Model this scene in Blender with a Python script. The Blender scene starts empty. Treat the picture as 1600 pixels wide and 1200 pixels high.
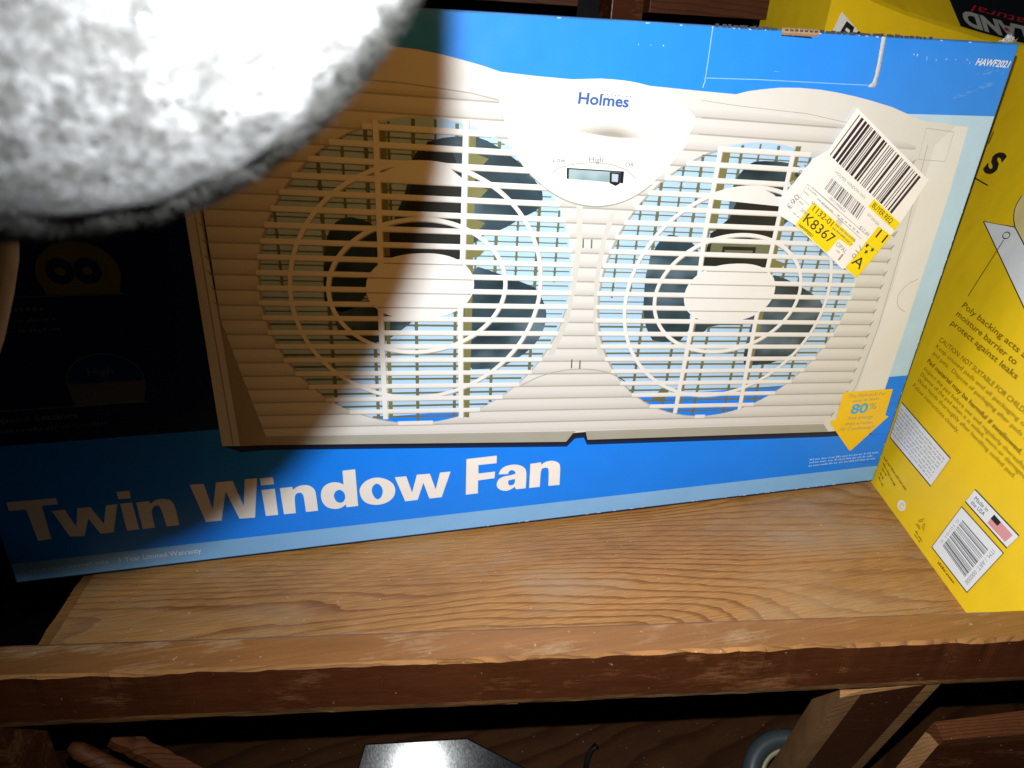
import bpy, bmesh, math, random
from mathutils import Vector, Matrix, noise
random.seed(7)
sc = bpy.context.scene
col = sc.collection

# ------------------------------------------------------------------ camera, world, lights, exposure
CAM = Vector((0.2192, -0.4160, 0.3381))
RIGHT = Vector((0.9693, -0.2416, 0.0460)); UP = Vector((0.0684, 0.4445, 0.8932)); BACK = Vector((-0.2362, -0.8626, 0.4474))
cd = bpy.data.cameras.new('camera'); cam = bpy.data.objects.new('camera', cd); col.objects.link(cam)
cam.matrix_world = Matrix.Translation(CAM) @ Matrix((RIGHT, UP, BACK)).transposed().to_4x4()
cd.sensor_width = 36; cd.lens = 24.33; cd.clip_start = 0.005; cd.clip_end = 50
cd.dof.use_dof = True; cd.dof.focus_distance = 0.50; cd.dof.aperture_fstop = 30
sc.camera = cam

w = bpy.data.worlds.new('World'); sc.world = w; w.use_nodes = True
bg = w.node_tree.nodes['Background']; bg.inputs[0].default_value = (0.55, 0.65, 1.0, 1); bg.inputs[1].default_value = 0.009

def spot(name, loc, target, watts, color, angle, blend, radius):
    l = bpy.data.lights.new(name, 'SPOT'); l.energy = watts; l.color = color; l.spot_size = math.radians(angle); l.spot_blend = blend; l.shadow_soft_size = radius
    o = bpy.data.objects.new(name, l); col.objects.link(o); o.location = loc
    o.rotation_euler = (Vector(target) - Vector(loc)).to_track_quat('-Z', 'Y').to_euler(); return o
FLASH = CAM + UP * 0.0331 + RIGHT * 0.0035 + BACK * 0.001
spot('camera_flash', FLASH, (0.78, 0.0, 0.08), 14.5, (0.95, 0.99, 1.0), 178, 1.0, 0.0018)
spot('room_bulb', (0.42, -0.90, 0.75), (0.395, 0.0, 0.26), 10.5, (1.0, 0.41, 0.075), 34.5, 1.0, 0.03)

sc.view_settings.view_transform = 'Standard'; sc.view_settings.look = 'None'; sc.view_settings.exposure = 0.0; sc.view_settings.gamma = 1.0
sc.view_settings.use_curve_mapping = False

# ------------------------------------------------------------------ materials
def nodemat(name):
    m = bpy.data.materials.new(name); m.use_nodes = True
    nt = m.node_tree; return m, nt, nt.nodes['Principled BSDF']
def L(nt, a, b): nt.links.new(a, b)
def ramp(nt, stops):
    r = nt.nodes.new('ShaderNodeValToRGB'); e = r.color_ramp.elements
    while len(e) < len(stops): e.new(0.5)
    for i, (p, c) in enumerate(stops): e[i].position = p; e[i].color = (*c, 1)
    return r
def coords(nt, scale=(1, 1, 1), rot=(0, 0, 0), loc=(0, 0, 0)):
    t = nt.nodes.new('ShaderNodeTexCoord'); mp = nt.nodes.new('ShaderNodeMapping')
    mp.inputs['Scale'].default_value = scale; mp.inputs['Rotation'].default_value = rot; mp.inputs['Location'].default_value = loc
    L(nt, t.outputs['Object'], mp.inputs['Vector']); return mp.outputs[0]
def ntex(nt, vec, scale, detail=4, rough=0.5, dist=0.0):
    n = nt.nodes.new('ShaderNodeTexNoise'); n.inputs['Scale'].default_value = scale; n.inputs['Detail'].default_value = detail
    n.inputs['Roughness'].default_value = rough; n.inputs['Distortion'].default_value = dist; L(nt, vec, n.inputs['Vector']); return n
def mixc(nt, fac, a, b, mode='MIX'):
    x = nt.nodes.new('ShaderNodeMix'); x.data_type = 'RGBA'; x.blend_type = mode
    if isinstance(fac, float): x.inputs[0].default_value = fac
    else: L(nt, fac, x.inputs[0])
    for s, v in ((6, a), (7, b)):
        if isinstance(v, tuple): x.inputs[s].default_value = (*v, 1)
        else: L(nt, v, x.inputs[s])
    return x.outputs[2]
def math_(nt, op, a, b=None, c=None):
    x = nt.nodes.new('ShaderNodeMath'); x.operation = op
    for i, v in enumerate((a, b, c)):
        if v is None: continue
        if isinstance(v, (int, float)): x.inputs[i].default_value = v
        else: L(nt, v, x.inputs[i])
    return x.outputs[0]
def bump(nt, h, bs, strength, dist):
    b = nt.nodes.new('ShaderNodeBump'); b.inputs['Strength'].default_value = strength; b.inputs['Distance'].default_value = dist
    L(nt, h, b.inputs['Height']); L(nt, b.outputs[0], bs.inputs['Normal'])

INKS = {}
def ink(name, c, rough=0.38, var=0.05, spec=0.35):
    """Printed card: flat ink colour, faint paper mottling and a slightly uneven gloss."""
    if name in INKS: return INKS[name]
    m, nt, bs = nodemat(name)
    v = coords(nt)
    n = ntex(nt, v, 55, 3)
    a = tuple(min(1, x * (1 + var)) for x in c); b = tuple(x * (1 - var) for x in c)
    L(nt, mixc(nt, n.outputs[0], a, b), bs.inputs['Base Color'])
    n2 = ntex(nt, v, 900, 2); n3 = ntex(nt, v, 11, 3, 0.55)
    bump(nt, math_(nt, 'ADD', math_(nt, 'MULTIPLY', n3.outputs[0], 6.0), math_(nt, 'MULTIPLY', n2.outputs[0], 0.05)), bs, 0.6, 0.0010)
    bs.inputs['Roughness'].default_value = rough; bs.inputs['Specular IOR Level'].default_value = spec
    INKS[name] = m; return m

def wood(name, light, dark, axis_x=(1, 0), freq=260, centre=(0, 0.02, 0.05), slope=0.06, rough=0.55, dirt=0.25, warp=0.010, late=0.55, rot=0.0, nscale=9.0):
    """Log model: growth rings about a slanted axis, cut by the board, give straight grain and cathedral flames."""
    m, nt, bs = nodemat(name)
    v = coords(nt, rot=(0, 0, rot), loc=centre)
    wn = ntex(nt, coords(nt, scale=(0.35, 1, 1), rot=(0, 0, rot)), nscale, 3, 0.55)
    sep = nt.nodes.new('ShaderNodeSeparateXYZ'); L(nt, v, sep.inputs[0])
    x, y, z = sep.outputs
    zz = math_(nt, 'ADD', z, math_(nt, 'MULTIPLY', x, slope))
    wv = math_(nt, 'MULTIPLY', math_(nt, 'SUBTRACT', wn.outputs[0], 0.5), warp * 6)
    yy = math_(nt, 'ADD', y, wv)
    r = math_(nt, 'SQRT', math_(nt, 'ADD', math_(nt, 'MULTIPLY', yy, yy), math_(nt, 'MULTIPLY', zz, zz)))
    fr = math_(nt, 'FRACT', math_(nt, 'MULTIPLY', math_(nt, 'ADD', r, math_(nt, 'MULTIPLY', wv, 0.25)), freq))
    rp = ramp(nt, [(0.0, (0, 0, 0)), (late, (0.12, 0.12, 0.12)), (0.9, (1, 1, 1)), (1.0, (0, 0, 0))]); L(nt, fr, rp.inputs[0])
    fib = ntex(nt, coords(nt, scale=(0.05, 1, 1), rot=(0, 0, rot)), 900, 3, 0.6)
    big = ntex(nt, coords(nt, rot=(0, 0, rot)), 14, 4, 0.6)
    c1 = mixc(nt, rp.outputs[0], light, dark)
    mul = nt.nodes.new('ShaderNodeMix'); 
    fr2 = ramp(nt, [(0.3, (0.72, 0.70, 0.68)), (0.7, (1.08, 1.08, 1.08))]); L(nt, fib.outputs[0], fr2.inputs[0])
    c2 = mixc(nt, 0.6, c1, fr2.outputs[0], 'MULTIPLY')
    dr = ramp(nt, [(0.42, (0.45, 0.40, 0.36)), (0.62, (1, 1, 1))]); L(nt, big.outputs[0], dr.inputs[0])
    c3 = mixc(nt, dirt, c2, dr.outputs[0], 'MULTIPLY')
    # pale dust flecks and nicks
    fl = ntex(nt, coords(nt, scale=(0.6, 1, 1), rot=(0, 0, rot)), 420, 2, 0.5)
    fr3 = ramp(nt, [(0.735, (0, 0, 0)), (0.765, (1, 1, 1))]); L(nt, fl.outputs[0], fr3.inputs[0])
    c4 = mixc(nt, math_(nt, 'MULTIPLY', fr3.outputs[0], 0.35), c3, (0.62, 0.58, 0.52))
    L(nt, c4, bs.inputs['Base Color'])
    bs.inputs['Roughness'].default_value = rough; bs.inputs['Specular IOR Level'].default_value = 0.35
    hh = math_(nt, 'ADD', math_(nt, 'MULTIPLY', fib.outputs[0], 1.0), math_(nt, 'MULTIPLY', rp.outputs[0], 0.5))
    bump(nt, hh, bs, 0.35, 0.0006)
    nt.nodes.remove(mul)
    return m

def veneer(name, light, dark, rot):
    m, nt, bs = nodemat(name)
    lowf = ntex(nt, coords(nt, scale=(2.3, 13, 1), rot=(0, 0, rot), loc=(2.3, 0.7, 0)), 1.0, 1.2, 0.4)
    jit = ntex(nt, coords(nt, scale=(16, 60, 1), rot=(0, 0, rot)), 1.0, 3, 0.6)
    sep = nt.nodes.new('ShaderNodeSeparateXYZ'); L(nt, coords(nt, rot=(0, 0, rot)), sep.inputs[0])
    ph = math_(nt, 'ADD', math_(nt, 'ADD', math_(nt, 'MULTIPLY', lowf.outputs[0], 19.0), math_(nt, 'MULTIPLY', sep.outputs[1], 150)), math_(nt, 'MULTIPLY', jit.outputs[0], 1.1))
    fr = math_(nt, 'FRACT', ph)
    rp = ramp(nt, [(0.0, (0.0,) * 3), (0.60, (0.08,) * 3), (0.80, (0.75,) * 3), (0.95, (1.0,) * 3), (1.0, (0.0,) * 3)]); L(nt, fr, rp.inputs[0])
    amt = ntex(nt, coords(nt, scale=(4, 9, 1), rot=(0, 0, rot), loc=(5, 1, 0)), 1.0, 2)
    ar = ramp(nt, [(0.36, (0.18,) * 3), (0.60, (1.0,) * 3)]); L(nt, amt.outputs[0], ar.inputs[0])
    fib = ntex(nt, coords(nt, scale=(0.045, 1, 1), rot=(0, 0, rot)), 1000, 3, 0.6)
    fr2 = ramp(nt, [(0.34, (0.58, 0.54, 0.50)), (0.62, (1.10,) * 3)]); L(nt, fib.outputs[0], fr2.inputs[0])
    c1 = mixc(nt, math_(nt, 'MULTIPLY', rp.outputs[0], ar.outputs[0]), light, dark)
    c2 = mixc(nt, 0.7, c1, fr2.outputs[0], 'MULTIPLY')
    big = ntex(nt, coords(nt, scale=(8, 14, 1), rot=(0, 0, rot)), 1.0, 5, 0.65)
    dr = ramp(nt, [(0.36, (0.60, 0.56, 0.52)), (0.56, (1,) * 3)]); L(nt, big.outputs[0], dr.inputs[0])
    c3 = mixc(nt, 0.55, c2, dr.outputs[0], 'MULTIPLY')
    # scuffed grey patch and pale scratches near the front
    gp = ntex(nt, coords(nt, scale=(5, 11, 1), rot=(0, 0, rot), loc=(0.3, 3.1, 0)), 1.0, 4, 0.6); gr = ramp(nt, [(0.50, (0,) * 3), (0.70, (0.55,) * 3)]); L(nt, gp.outputs[0], gr.inputs[0])
    c4 = mixc(nt, gr.outputs[0], c3, (0.43, 0.33, 0.22))
    fl = ntex(nt, coords(nt, scale=(0.8, 1, 1), rot=(0, 0, rot)), 330, 2, 0.5); f3 = ramp(nt, [(0.715, (0,) * 3), (0.75, (1,) * 3)]); L(nt, fl.outputs[0], f3.inputs[0])
    c5 = mixc(nt, math_(nt, 'MULTIPLY', f3.outputs[0], 0.5), c4, (0.66, 0.60, 0.52))
    L(nt, c5, bs.inputs['Base Color']); bs.inputs['Roughness'].default_value = 0.5; bs.inputs['Specular IOR Level'].default_value = 0.35
    bump(nt, math_(nt, 'ADD', fib.outputs[0], math_(nt, 'MULTIPLY', rp.outputs[0], 0.4)), bs, 0.35, 0.0006)
    return m
SHELF_ROT = math.radians(8.87)          # the shelf runs at this angle to the fan carton
PLY = veneer('plywood_pine', (0.50, 0.248, 0.078), (0.25, 0.088, 0.024), SHELF_ROT)
RAIL_RAW = wood('worn_rail_wood', (0.46, 0.235, 0.095), (0.33, 0.15, 0.060), freq=420, centre=(0, 0.3, 0.02), slope=0.02, rot=SHELF_ROT, dirt=0.6, warp=0.004)
RAIL_VARN = wood('dark_varnished_wood', (0.085, 0.026, 0.009), (0.040, 0.012, 0.005), freq=330, centre=(0, 0.3, 0.02), slope=0.03, rot=SHELF_ROT, rough=0.33, dirt=0.6, warp=0.004)
def worn_varnish(name, raw, varn, rot):
    m, nt, bs = nodemat(name)
    fib = ntex(nt, coords(nt, scale=(0.05, 1, 1), rot=(0, 0, rot)), 520, 4, 0.6)
    patch = ntex(nt, coords(nt, scale=(0.35, 1, 1), rot=(0, 0, rot)), 42, 6, 0.68)
    band = ntex(nt, coords(nt, scale=(0.12, 1, 1.4), rot=(0, 0, rot)), 110, 3, 0.6)
    v1 = mixc(nt, band.outputs[0], tuple(x * 0.42 for x in varn), tuple(x * 1.55 for x in varn))
    v2 = mixc(nt, fib.outputs[0], tuple(x * 0.6 for x in varn), v1)
    pr = ramp(nt, [(0.54, (0,) * 3), (0.66, (0.75,) * 3)]); L(nt, math_(nt, 'ADD', math_(nt, 'MULTIPLY', patch.outputs[0], 0.8), math_(nt, 'MULTIPLY', fib.outputs[0], 0.2)), pr.inputs[0])
    c = mixc(nt, pr.outputs[0], v2, raw)
    fl = ntex(nt, coords(nt, rot=(0, 0, rot)), 260, 2, 0.5); f3 = ramp(nt, [(0.725, (0,) * 3), (0.75, (1,) * 3)]); L(nt, fl.outputs[0], f3.inputs[0])
    c = mixc(nt, math_(nt, 'MULTIPLY', f3.outputs[0], 0.4), c, (0.5, 0.44, 0.38))
    L(nt, c, bs.inputs['Base Color'])
    rr = nt.nodes.new('ShaderNodeMapRange'); rr.inputs[3].default_value = 0.30; rr.inputs[4].default_value = 0.65; L(nt, pr.outputs[0], rr.inputs[0]); L(nt, rr.outputs[0], bs.inputs['Roughness'])
    bump(nt, math_(nt, 'ADD', fib.outputs[0], pr.outputs[0]), bs, 0.4, 0.0007); return m
RAIL_VARN = worn_varnish('worn_dark_varnish', (0.20, 0.078, 0.026), (0.085, 0.024, 0.008), SHELF_ROT)
RAIL_TOP = worn_varnish('scraped_rail_top', (0.46, 0.31, 0.18), (0.33, 0.142, 0.048), SHELF_ROT)
RAW_EDGE = wood('raw_splintered_wood', (0.42, 0.19, 0.055), (0.22, 0.09, 0.03), freq=500, centre=(0, 0.1, 0.02), slope=0.02, rough=0.75, dirt=0.6)
DARK_BOARD = wood('reddish_dark_board', (0.11, 0.032, 0.012), (0.06, 0.016, 0.007), freq=200, centre=(0, 0.2, 0.1), slope=0.05, rough=0.5, dirt=0.5)
LOW_WOOD = wood('lower_shelf_wood', (0.075, 0.028, 0.009), (0.04, 0.014, 0.005), freq=110, centre=(-0.3, 0.05, 0.02), slope=0.09, rough=0.5, dirt=0.4)

def plain(name, c, rough=0.5, metal=0.0, nscale=60, var=0.25, bmp=0.0, spec=0.5):
    m, nt, bs = nodemat(name); v = coords(nt); n = ntex(nt, v, nscale, 5, 0.6)
    L(nt, mixc(nt, n.outputs[0], tuple(x * (1 + var) for x in c), tuple(x * (1 - var) for x in c)), bs.inputs['Base Color'])
    r = nt.nodes.new('ShaderNodeMapRange'); r.inputs[3].default_value = max(0.02, rough - 0.08); r.inputs[4].default_value = rough + 0.08; L(nt, n.outputs[0], r.inputs[0]); L(nt, r.outputs[0], bs.inputs['Roughness'])
    bs.inputs['Metallic'].default_value = metal; bs.inputs['Specular IOR Level'].default_value = spec
    if bmp: bump(nt, n.outputs[0], bs, 0.4, bmp)
    return m

BLUE_TOP = ink('ink_sky_blue', (0.024, 0.255, 0.88), 0.30)
BLUE_MID = ink('ink_pale_blue', (0.46, 0.66, 0.86), 0.32)
GRILLE_VIEW = ink('ink_grille_view', (0.40, 0.60, 0.82), 0.32)
BLUE_LOW = ink('ink_strong_blue', (0.008, 0.225, 0.94), 0.30)
BLUE_STRIP = ink('ink_light_blue_strip', (0.22, 0.47, 0.82), 0.32)
CREAM = ink('ink_cream', (0.66, 0.665, 0.645), 0.34, 0.03)
CREAM_LT = ink('ink_cream_light', (0.73, 0.735, 0.725), 0.34, 0.02)
CREAM_PANEL = ink('ink_panel_white', (0.79, 0.795, 0.79), 0.34, 0.015)
CREAM_SH = ink('ink_cream_shade', (0.38, 0.37, 0.33), 0.36)
CREAM_SH2 = ink('ink_cream_soft_tone', (0.59, 0.585, 0.555), 0.36)
CREAM_DK = ink('ink_cream_dark', (0.36, 0.31, 0.23), 0.36)
CREAM_UNDER = ink('ink_underside_grey', (0.36, 0.36, 0.31), 0.36)
INK_BLACK = ink('ink_black', (0.012, 0.012, 0.014), 0.35)
INK_NAVYSH = ink('ink_navy_shadow', (0.004, 0.020, 0.085), 0.33)
OLIVE = ink('ink_olive', (0.17, 0.17, 0.065), 0.35, 0.25)
OLIVE_DK = ink('ink_dark_olive', (0.135, 0.145, 0.08), 0.35, 0.25)
MOTOR = ink('ink_motor_black', (0.018, 0.020, 0.018), 0.35)
WHITE_PR = ink('ink_white_lettering', (0.84, 0.82, 0.79), 0.34)
BRANDBLUE = ink('ink_brand_blue', (0.045, 0.115, 0.40), 0.35)
GREYTXT = ink('ink_grey_text', (0.16, 0.16, 0.16), 0.35)
ARROWY = ink('ink_arrow_yellow', (0.88, 0.56, 0.016), 0.34)
ARROWTXT = ink('ink_arrow_text', (0.36, 0.33, 0.20), 0.34)
ARROWBLUE = ink('ink_arrow_blue', (0.07, 0.42, 0.66), 0.34)
STICK_W = ink('sticker_white', (0.86, 0.855, 0.85), 0.5, 0.015)
STICK_Y = ink('sticker_yellow', (0.86, 0.68, 0.010), 0.5)
STICK_BK = ink('sticker_black', (0.030, 0.018, 0.026), 0.5)
STICK_GR = ink('sticker_grey', (0.30, 0.29, 0.29), 0.5)
YEL = ink('pack_yellow', (0.93, 0.60, 0.012), 0.42, 0.05)
YTXT = ink('pack_brown_text', (0.20, 0.115, 0.004), 0.42)
YBLK = ink('pack_black', (0.020, 0.017, 0.012), 0.42)
PINK = ink('pack_pink', (0.80, 0.33, 0.34), 0.42)
PACKGREY = ink('pack_grey_lines', (0.42, 0.43, 0.45), 0.45)
PACKCREAM = ink('pack_cream', (0.82, 0.66, 0.30), 0.42)
KRAFT = plain('raw_corrugated_kraft', (0.36, 0.25, 0.14), 0.8, nscale=400, bmp=0.0004)
TORN = plain('torn_paper_fibres', (0.52, 0.52, 0.50), 0.85, nscale=600, bmp=0.0006)
SCUFF = plain('scuffed_crease', (0.30, 0.55, 0.84), 0.5, nscale=300, var=0.2)

def blade_ink(name, seed):
    m, nt, bs = nodemat(name); n = ntex(nt, coords(nt, scale=(1, 1, 1.6), loc=(seed, 0, 0)), 26, 2, 0.5)
    r = ramp(nt, [(0.32, (0.014, 0.028, 0.036)), (0.55, (0.034, 0.066, 0.088)), (0.74, (0.115, 0.175, 0.225))]); L(nt, n.outputs[0], r.inputs[0])
    L(nt, r.outputs[0], bs.inputs['Base Color']); bs.inputs['Roughness'].default_value = 0.35; return m
BLADE = [blade_ink('ink_blade_slate', 0.0), blade_ink('ink_blade_slate_grey', 3.3)]
def slot_ink():
    m, nt, bs = nodemat('ink_switch_slot'); n = ntex(nt, coords(nt), 60, 1)
    r = ramp(nt, [(0.35, (0.16, 0.27, 0.30)), (0.65, (0.34, 0.46, 0.50))]); L(nt, n.outputs[0], r.inputs[0]); L(nt, r.outputs[0], bs.inputs['Base Color']); bs.inputs['Roughness'].default_value = 0.35; return m
SLOT = slot_ink()

# ------------------------------------------------------------------ geometry helpers
ROOT = {}
def root_of(o):
    while o.parent is not None: o = o.parent
    return o
def thing(name, loc, label, cat, group=None):
    o = bpy.data.objects.new(name, None); o.empty_display_size = 0.02; col.objects.link(o); o.location = loc
    o['label'] = label; o['category'] = cat
    if group: o['group'] = group
    return o
def mk(name, verts, faces, mat, parent=None, smooth=False, mats=None, idx=None):
    """verts in world metres; local to the root empty of the parent."""
    base = Vector(root_of(parent).location) if parent is not None else Vector((0, 0, 0))
    me = bpy.data.meshes.new(name); me.from_pydata([tuple(Vector(v) - base) for v in verts], [], faces); me.validate(); me.update()
    if mats:
        for m in mats: me.materials.append(m)
        for p, i in zip(me.polygons, idx): p.material_index = i
    else: me.materials.append(mat)
    if smooth:
        for p in me.polygons: p.use_smooth = True
    o = bpy.data.objects.new(name, me); col.objects.link(o)
    if parent is not None: o.parent = parent
    return o
class Plane:
    def __init__(s, o, ex, ey, n): s.o, s.ex, s.ey, s.n = Vector(o), Vector(ex).normalized(), Vector(ey).normalized(), Vector(n).normalized()
    def pt(s, u, v, h=0.0): return s.o + (s.ex * u + s.ey * v + s.n * h) / 1000.0
LAYER = 0.09        # mm between printed layers
def flat(name, parent, pl, polys, layer, mat, join=False):
    """flat printed shapes; polygons that touch form one piece, every piece is one object (join: one object of kind stuff)"""
    ps = []
    for p in polys:
        if abs(area(p)) < 1e-6: continue
        ps.append(p[::-1] if area(p) < 0 else p)
    key = lambda q: (round(q[0], 3), round(q[1], 3))
    comp = list(range(len(ps))); first = {}
    def find(a):
        while comp[a] != a: a = comp[a]
        return a
    for i, p in enumerate(ps):
        for q in p:
            k = key(q)
            if k in first: comp[find(i)] = find(first[k])
            else: first[k] = i
    groups = {}
    for i, p in enumerate(ps): groups.setdefault(0 if join else find(i), []).append(p)
    res = []
    for g in groups.values():
        vs, fs, idx = [], [], {}
        for p in g:
            f = []
            for q in p:
                k = key(q)
                if k not in idx or len(g) == 1: idx[k] = len(vs); vs.append(pl.pt(q[0], q[1], layer * LAYER))
                f.append(idx[k])
            fs.append(f)
        o = mk(name, vs, fs, mat, parent); res.append(o)
        if join: o['kind'] = 'stuff'
    return res[0]
def area(p): return sum(p[i][0] * p[(i + 1) % len(p)][1] - p[(i + 1) % len(p)][0] * p[i][1] for i in range(len(p))) / 2
def stroke(pts, w, closed=False):
    """polygons (quads) following a polyline with width w"""
    n = len(pts); off = []
    for i in range(n):
        a = pts[(i - 1) % n] if (closed or i > 0) else pts[i]; b = pts[(i + 1) % n] if (closed or i < n - 1) else pts[i]
        dx, dy = b[0] - a[0], b[1] - a[1]; l = math.hypot(dx, dy) or 1
        off.append((-dy / l * w / 2, dx / l * w / 2))
    qs = []
    for i in range(n if closed else n - 1):
        j = (i + 1) % n
        qs.append([(pts[i][0] - off[i][0], pts[i][1] - off[i][1]), (pts[j][0] - off[j][0], pts[j][1] - off[j][1]), (pts[j][0] + off[j][0], pts[j][1] + off[j][1]), (pts[i][0] + off[i][0], pts[i][1] + off[i][1])])
    return qs
def ell(c, a, b, n=72, a0=0.0, a1=2 * math.pi, full=True):
    m = n if full else n + 1
    return [(c[0] + a * math.cos(a0 + (a1 - a0) * i / n), c[1] + b * math.sin(a0 + (a1 - a0) * i / n)) for i in range(m)]
def smoothpoly(p, it=2, closed=True):
    for _ in range(it):
        q = []; n = len(p)
        for i in range(n if closed else n - 1):
            a, b = p[i], p[(i + 1) % n]
            q += [(a[0] * .75 + b[0] * .25, a[1] * .75 + b[1] * .25), (a[0] * .25 + b[0] * .75, a[1] * .25 + b[1] * .75)]
        if not closed: q = [p[0]] + q + [p[-1]]
        p = q
    return p
TCACHE = {}
def glyphs(body, bold=0.0, shear=0.0, spacing=1.0):
    key = (body, bold, shear, spacing)
    if key in TCACHE: return TCACHE[key]
    cu = bpy.data.curves.new('t', 'FONT'); cu.body = body; cu.size = 1; cu.offset = bold; cu.shear = shear; cu.resolution_u = 3; cu.space_character = spacing
    o = bpy.data.objects.new('t', cu); col.objects.link(o); bpy.context.view_layer.update()
    me = o.evaluated_get(bpy.context.evaluated_depsgraph_get()).to_mesh()
    vs = [(v.co.x, v.co.y) for v in me.vertices]; fs = [list(p.vertices) for p in me.polygons]
    bpy.data.objects.remove(o); bpy.data.curves.remove(cu)
    TCACHE[key] = (vs, fs); return vs, fs
CAPH = max(v[1] for v in glyphs('H')[0])
def textq(body, p0, p1, h, bold=0.0, shear=0.0, lean=(None), spacing=1.0):
    """glyph mesh fitted from baseline point p0 to p1 with cap height h; returns verts(2D), faces"""
    vs, fs = glyphs(body, bold, shear, spacing)
    x0 = min(v[0] for v in vs); x1 = max(v[0] for v in vs)
    ex = (p1[0] - p0[0], p1[1] - p0[1]); l = math.hypot(*ex); nx = (-ex[1] / l, ex[0] / l) if lean is None else lean
    return [(p0[0] + ex[0] * (x - x0) / (x1 - x0) + nx[0] * h * y / CAPH, p0[1] + ex[1] * (x - x0) / (x1 - x0) + nx[1] * h * y / CAPH) for x, y in vs], fs
def text(name, parent, pl, items, layer, mat):
    vs, fs = [], []
    for it in items:
        v, f = textq(*it[:4], **(it[4] if len(it) > 4 else {}))
        b = len(vs); vs += [pl.pt(u, w, layer * LAYER) for u, w in v]; fs += [[i + b for i in q] for q in f]
    o = mk(name, vs, fs, mat, parent); o['kind'] = 'stuff'; return o
def words(p0, p1, h, seed, lo=2.0, hi=7.0, gap=1.2):
    """rows of tiny unreadable print: short worn dashes"""
    r = random.Random(seed); l = math.hypot(p1[0] - p0[0], p1[1] - p0[1]); d = ((p1[0] - p0[0]) / l, (p1[1] - p0[1]) / l); n = (-d[1], d[0]); t = 0; out = []
    while t < l:
        e = min(l, t + r.uniform(lo, hi)); x = t
        while x < e - 0.2:      # letters inside the word
            g = min(e, x + r.uniform(0.45, 0.95) * h); hh = h * r.choice((0.7, 0.7, 0.75, 1.0)); 
            out.append([(p0[0] + d[0] * x, p0[1] + d[1] * x), (p0[0] + d[0] * g, p0[1] + d[1] * g), (p0[0] + d[0] * g + n[0] * hh, p0[1] + d[1] * g + n[1] * hh), (p0[0] + d[0] * x + n[0] * hh, p0[1] + d[1] * x + n[1] * hh)])
            x = g + 0.30 * h
        t = e + gap
    return out
def lerp(a, b, t): return tuple(a[i] + (b[i] - a[i]) * t for i in range(len(a)))
def bars(q, seed, n, lo=0.25, hi=1.0, fill=0.5):
    """bar code: q = corners (start, end, end_low, start_low)"""
    r = random.Random(seed); t = 0.0; out = []; unit = 1.0 / n
    while t < 1.0:
        w = unit * r.choice((0.45, 0.45, 0.9, 1.4)); g = unit * r.choice((0.45, 0.6, 0.9, 1.3))
        if t + w > 1: break
        out.append([lerp(q[3], q[2], t), lerp(q[3], q[2], t + w), lerp(q[0], q[1], t + w), lerp(q[0], q[1], t)]); t += w + g
    return out
def boxmesh(name, pts_bottom, pts_top, mat, parent=None, bevel=0.0, segs=2):
    n = len(pts_bottom); vs = list(pts_bottom) + list(pts_top)
    fs = [list(range(n))[::-1], list(range(n, 2 * n))] + [[i, (i + 1) % n, n + (i + 1) % n, n + i] for i in range(n)]
    o = mk(name, vs, fs, mat, parent)
    bm = bmesh.new(); bm.from_mesh(o.data); bmesh.ops.recalc_face_normals(bm, faces=bm.faces)
    if bevel: bmesh.ops.bevel(bm, geom=bm.edges[:], offset=bevel, segments=segs, profile=0.6, affect='EDGES')
    bm.to_mesh(o.data); bm.free()
    return o

# ------------------------------------------------------------------ the wooden shelf
SZ = -0.004                                     # top of the plywood
LD = Vector((0.98803, -0.15425, 0)); LN = Vector((0.15425, 0.98803, 0)); UPZ = Vector((0, 0, 1))
J1 = Vector((0.04797, -0.09585, 0))             # inner edge of the rail
def sp(a, b, z): return J1 + LD * a + LN * b + UPZ * z      # shelf coordinates: along, inwards, height
shelf = thing('wooden_shelf', sp(0.3, 0.1, SZ), 'worn wooden shelf with pine plywood top and dark varnished front rail', 'shelf')
def ragged(name, prof, a0, a1, n, mat, amp, mats=None, midx=None, smooth=False, seed=0):
    """sweep a closed (inwards, height) profile along the shelf with uneven, chipped arrises"""
    vs, fs, ix = [], [], []; m = len(prof)
    for i in range(n + 1):
        a = a0 + (a1 - a0) * i / n
        for j, (b, z, k) in enumerate(prof):
            d = noise.noise(Vector((a * 38, j * 3.7 + seed, 0.3))) + 0.6 * noise.noise(Vector((a * 130, j * 5.1 + seed, 1.3))); dz = noise.noise(Vector((a * 45, j * 2.9 + seed, 7.3)))
            chip = 0.0
            if k > 0.7: chip = max(0.0, noise.noise(Vector((a * 24, 3.3 + seed, 0))) - 0.28) * 0.010 + max(0.0, noise.noise(Vector((a * 75, 8.3 + seed, 0))) - 0.30) * 0.005
            vs.append(sp(a, b + amp * k * d + chip * 0.7, z + amp * k * 0.7 * dz - chip))
    for i in range(n):
        for j in range(m):
            fs.append([i * m + j, (i + 1) * m + j, (i + 1) * m + (j + 1) % m, i * m + (j + 1) % m]); ix.append(midx[j] if midx else 0)
    fs.append(list(range(m))); ix.append(0); fs.append([n * m + j for j in range(m)][::-1]); ix.append(0)
    o = mk(name, vs, fs, mat, shelf, smooth, mats or [mat], ix)
    bm = bmesh.new(); bm.from_mesh(o.data); bmesh.ops.recalc_face_normals(bm, faces=bm.faces); bm.to_mesh(o.data); bm.free(); return o
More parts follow.
